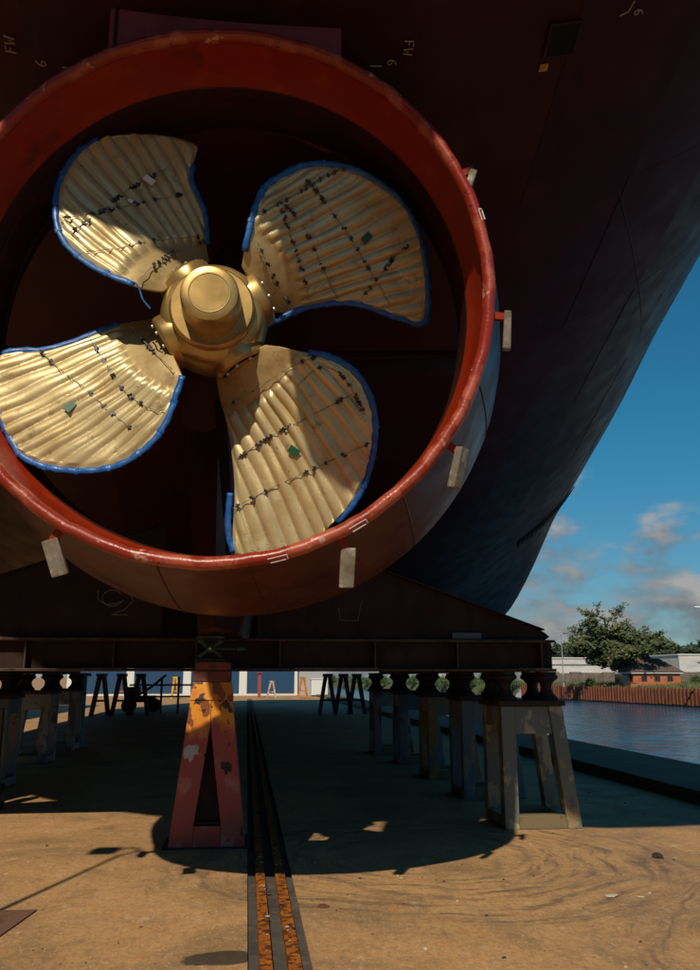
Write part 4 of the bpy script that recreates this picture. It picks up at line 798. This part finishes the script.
# ---- vegetation
def leaves(m, c, rad, n, size, squash=1., rng=random, hollow=.45):
    for _ in range(n):
        v = Vector((rng.gauss(0, 1), rng.gauss(0, 1), rng.gauss(0, 1))).normalized()*(hollow+(1-hollow)*rng.random())
        p = Vector(c)+Vector((v.x*rad, v.y*rad, v.z*rad*squash))
        a = Vector((rng.gauss(0, 1), rng.gauss(0, 1), rng.gauss(0, .7))).normalized(); b = a.orthogonal().normalized(); s = size*rng.uniform(.6, 1.3)
        m.add([p-a*s, p+b*s*.55, p+a*s, p-b*s*.5], [(0, 1, 2, 3)])
def tree(x, y, z, h, spread, label, leafm='leaf_mid', seed=1, nl=60, stems=3, size=.17, group=None, drop=.0):
    rng = random.Random(seed); t = thing('tree', label, 'tree', (x, y, z), 0, group); wood = MB(); leaf = MB(); tips = []
    def grow(p, d, L, r, depth):
        n = 4; P = [p]; q = p.copy(); dd = d.copy()
        for k in range(n):
            dd = (dd+Vector((rng.gauss(0, .12), rng.gauss(0, .12), rng.gauss(0, .07)+(.04 if depth < 3 else -drop)))).normalized(); q = q+dd*L/n; P.append(q.copy())
        wood.tube(P, [r*(1-.45*k/n) for k in range(n+1)], 6 if depth > 1 else 9, cap=False)
        if depth >= 2: tips.append((q, L)); tips.append((P[2], L))
        if depth < 4:
            for k in range(rng.choice((2, 3, 3))):
                ax = Vector((rng.gauss(0, 1), rng.gauss(0, 1), rng.gauss(0, .35))).normalized(); nd = (dd*.85+ax*.75).normalized(); nd.x *= spread; nd.y *= spread; nd.normalize()
                grow(P[rng.choice((2, 3, 4))], nd, L*rng.uniform(.62, .8), r*.58, depth+1)
    for s in range(stems):
        a = s*6.28/stems+rng.uniform(-.4, .4); lean = .0 if stems == 1 else .42
        grow(Vector((math.cos(a)*.12, math.sin(a)*.12, -.2)), Vector((math.cos(a)*lean*spread, math.sin(a)*lean*spread, 1)).normalized(), h*.34, h*.026, 0)
    zmax = max(q.z for q, _ in tips); k = h*.94/zmax
    for q, L in tips: leaves(leaf, q, h*.052+L*.10, nl, size, .7, rng, .1)
    for m in (wood, leaf): m.v = [(a*k, b*k, c*k) for a, b, c in m.v]
    wood.build('trunk', 'bark', t, smooth=60, fix=False); leaf.build('crown', leafm, t, fix=False)
    return t
tree(44.6, 96, land(44.6, 96), 9.6, 1.85, 'broad many stemmed leafy tree standing beside the brick hut on the far bank', 'leaf_mid', 5, 24, 5, .17)
far = [(49, 150, 7.6), (54, 152, 7.2), (58.5, 149, 8.0), (63, 153, 7.4), (68, 150, 7.0), (74, 148, 7.2), (79, 150, 7.0), (83.5, 149, 8.4), (88, 152, 7.6)]
for i, (x, y, h) in enumerate(far): tree(x, y, .9, h, 1.1, 'dark green tree in the row behind the white warehouses', 'leaf_dark', 20+i, 9, 2, .34, 'dark trees behind the warehouses')
def bush(x, y, z, r, label, group, seed):
    rng = random.Random(seed); t = thing('shrub', label, 'shrub', (x, y, z), 0, group); f_ = MB(); s_ = MB()
    for k in range(7):
        a = rng.uniform(0, 6.28); q = Vector((math.cos(a)*r*rng.uniform(.1, .7), math.sin(a)*r*.6*rng.random(), r*rng.uniform(.35, 1.0))); s_.tube([(0, 0, -.1), q*.5, q], .03, 5); leaves(f_, q, r*.5, 130, .10*max(1, r*.55), .8, rng, .2)
    s_.build('stems', 'bark', t, fix=False); f_.build('foliage', 'leaf_bush', t, fix=False)
sl = MB(); vv = []
for j in range(41):
    y = 116.5+j*7; wv = .5*math.sin(j*1.7)
    vv += [(bank(y)+.2, y, .41), (bank(y)-.7+wv*.4, y, -.2), (bank(y)-1.6+wv, y, -1.5)]
sl.add(vv, [(3*j+k, 3*j+k+1, 3*j+k+4, 3*j+k+3) for j in range(40) for k in range(2)]); tag(sl.build('bank_slope', 'grass_soil', smooth=True), kind='structure')
for i in range(30):
    y = 118+i*5.2*(1+i*.02)+random.uniform(-1, 1); x = bank(y)-.6+random.uniform(-.5, .9)
    bush(x, y, -.75, random.uniform(1.9, 2.7), 'leafy green shrub on the far bank behind the sheet piles', 'shrubs on the far bank', 50+i)
for i, (x, y, r) in enumerate(((40.3, 99, .9), (43.5, 94, .8), (48.6, 90, .8), (50.2, 92, .7))): bush(x, y, land(x, y)-.1, r, 'low green shrub at the foot of the far tree or hut', 'low shrubs by the hut', 80+i)
gs = MB(); rg = random.Random(3)
for _ in range(9000):
    y = 60+rg.random()**1.1*75; d = rg.random()**1.4*9+.15; x = bank(y)+.2+d; z = land(x, y)-.05; h = rg.uniform(.18, .5); a = rg.uniform(0, 3.14); wv = .05
    lx = rg.gauss(0, .12); ly = rg.gauss(0, .12)
    gs.add([(x-math.cos(a)*wv, y-math.sin(a)*wv, z), (x+math.cos(a)*wv, y+math.sin(a)*wv, z), (x+lx, y+ly, z+h)], [(0, 1, 2)])
tag(gs.build('bank_grass', 'leaf_grass', fix=False), 'rough green and straw coloured grass on the far bank', 'grass', kind='stuff')

# ================================================================ SMALL THINGS ON THE YARD
pl_ = tag(MB().add([(-2.3, 5.95, .004), (-1.52, 5.95, .004), (-1.42, 6.68, .004), (-2.3, 6.68, .004), (-2.3, 5.95, .012), (-1.52, 5.95, .012), (-1.42, 6.68, .012), (-2.3, 6.68, .012)], [(3, 2, 1, 0), (4, 5, 6, 7), (0, 1, 5, 4), (1, 2, 6, 5), (2, 3, 7, 6), (3, 0, 4, 7)]).build('steel_plate', 'steel_plate'), 'flat reddish brown steel cover plate lying on the sunlit concrete', 'plate')
def lump(name, x, y, sx, sy, sz, m, label, cat, seed, group=None):
    rg = random.Random(seed); bm = bmesh.new(); bmesh.ops.create_icosphere(bm, subdivisions=2, radius=1)
    for v in bm.verts:
        k = 1+rg.uniform(-.22, .22); v.co = Vector((v.co.x*sx*k, v.co.y*sy*k, max(-.2, v.co.z)*sz*k+sz*.2))
    me = bpy.data.meshes.new(name); bm.to_mesh(me); bm.free(); me.materials.append(MATS[m]); o = bpy.data.objects.new(name, me); C.objects.link(o); o.location = (x, y, .002); o.rotation_euler.z = rg.uniform(-.3, .3)
    return tag(o, label, cat, group)
lump('leaf', .58, 6.55, .045, .03, .014, 'debris_rust', 'curled red brown leaf on the concrete right of the rails', 'leaf', 1)
lump('rubber_ring', 3.75, 7.9, .05, .07, .03, 'debris_dark', 'black lump lying on the sunlit concrete on the water side', 'lump', 2)
lump('wood_chip', .16, 7.0, .06, .02, .012, 'debris_dark', 'dark wood chip lying across the rusty rail', 'chip', 3)
lump('plastic_scrap', 2.75, 6.6, .06, .035, .012, 'debris_pale', 'crumpled whitish plastic scrap on the concrete', 'scrap', 4)
lump('paper_scrap', 2.95, 6.55, .03, .02, .006, 'debris_pale', 'small white paper scrap beside the crumpled plastic', 'scrap', 5)
gvl = MB(); rg = random.Random(9)
for _ in range(420):
    y = 3.5+rg.random()**1.3*9; x = rg.uniform(-.4*y-.3, .62*y)
    if abs(x-.22) < .25 and rg.random() < .6: continue
    s = .0025+.009*rg.random()**4; gvl.m = rg.choice((0, 0, 0, 0, 1, 1, 2)); c = Vector((x, y, .0)); a = rg.uniform(0, 3)
    X = Vector((math.cos(a), math.sin(a), 0))*s*rg.uniform(.7, 2); Y = Vector((-math.sin(a), math.cos(a), 0))*s
    gvl.hexa([c-X-Y, c+X-Y, c+X+Y, c-X+Y, c-X*.5-Y*.5+Vector((0, 0, s)), c+X*.6-Y*.5+Vector((0, 0, s)), c+X*.5+Y*.6+Vector((0, 0, s*1.1)), c-X*.5+Y*.5+Vector((0, 0, s))])
for _ in range(90):
    y = 4+rg.random()*6; x = rg.choice((.15, .31))+rg.uniform(-.035, .035); s = .002+.006*rg.random()**2; gvl.m = rg.choice((0, 1, 2)); c = Vector((x, y, .022))
    gvl.obox(c+Vector((0, 0, s*.5)), Vector((s*1.5, s*.3, 0)), Vector((-s*.3, s, 0)), Vector((0, 0, s*.5)))
tag(gvl.build('grit', ['debris_dark', 'debris_rust', 'debris_pale']), 'scattered grit and rust flakes on the concrete', 'grit', kind='stuff')
# floodlight pole that stands beside the photographer; its long shadow crosses the slab
fp = thing('floodlight_pole', 'thin steel floodlight pole standing outside the hull shadow', 'lamp', (-2.88, 2.82, 0))
MB().tube([(0, 0, 0), (0, 0, 2.6), (0, 0, 5.45)], [.035, .03, .022], 10).build('pole', 'lamp_grey', fp, smooth=40); MB().lathe([(0, .16), (.02, .16)], (0, 0, 0), (0, 0, 1), 20).build('base_plate', 'lamp_grey', fp)
MB().tube([(0, 0, 5.42), (.10, 0, 5.62), (-.02, 0, 5.78), (-.14, .02, 5.70)], .022, 8).build('bracket', 'lamp_grey', fp); MB().box(-.36, -.12, -.1, .1, 5.58, 5.74).build('flood_lamp', 'lamp_head', fp, bev=.02)

# added dark hall, unseen behind the camera, to keep low sky off the stern
hl = thing('hall_blocker', 'added, unseen tall dark grey hall behind the camera, blocking the low sky', 'hall', (-24, -32, 0))
MB().box(-40, 28.5, -45, 0, 0, 18.5).build('wall', 'blocker_clad', hl)
for x in (-30, -8, 14):
    d = MB().box(x-8, x+8, .02, .25, 0, 13).build('blocker_door', 'blocker_door', hl)
    for k in range(4): MB().box(x-7.8+k*4, x-4.2+k*4, .252, .33, .4, 12.6).build('door_leaf', 'blocker_clad', d)
MB().prism([(-41, 18.502), (29.5, 18.502), (29.5, 18.8), (-5.75, 20.6), (-41, 18.8)], -45.5, .6).build('roof', 'grey_roof', hl)

wk = thing('blocker', 'added, unseen long dark grey workshop along the landward side of the slip', 'blocker', (-11.8, 14, 0))  # added unseen building, put there to block sky fill from the land side
MB().box(-14, 0, -26, 28, 0, 9).build('wall', 'blocker_clad', wk)
MB().prism([(-14.5, 9.002), (.5, 9.002), (.5, 9.2), (-7, 11), (-14.5, 9.2)], -26.5, 28.5).build('roof', 'grey_roof', wk)
for k in range(7): MB().box(.02, .15, -24+k*7.4, -20+k*7.4, .0, 4.5).build('gate', 'blocker_door', wk)
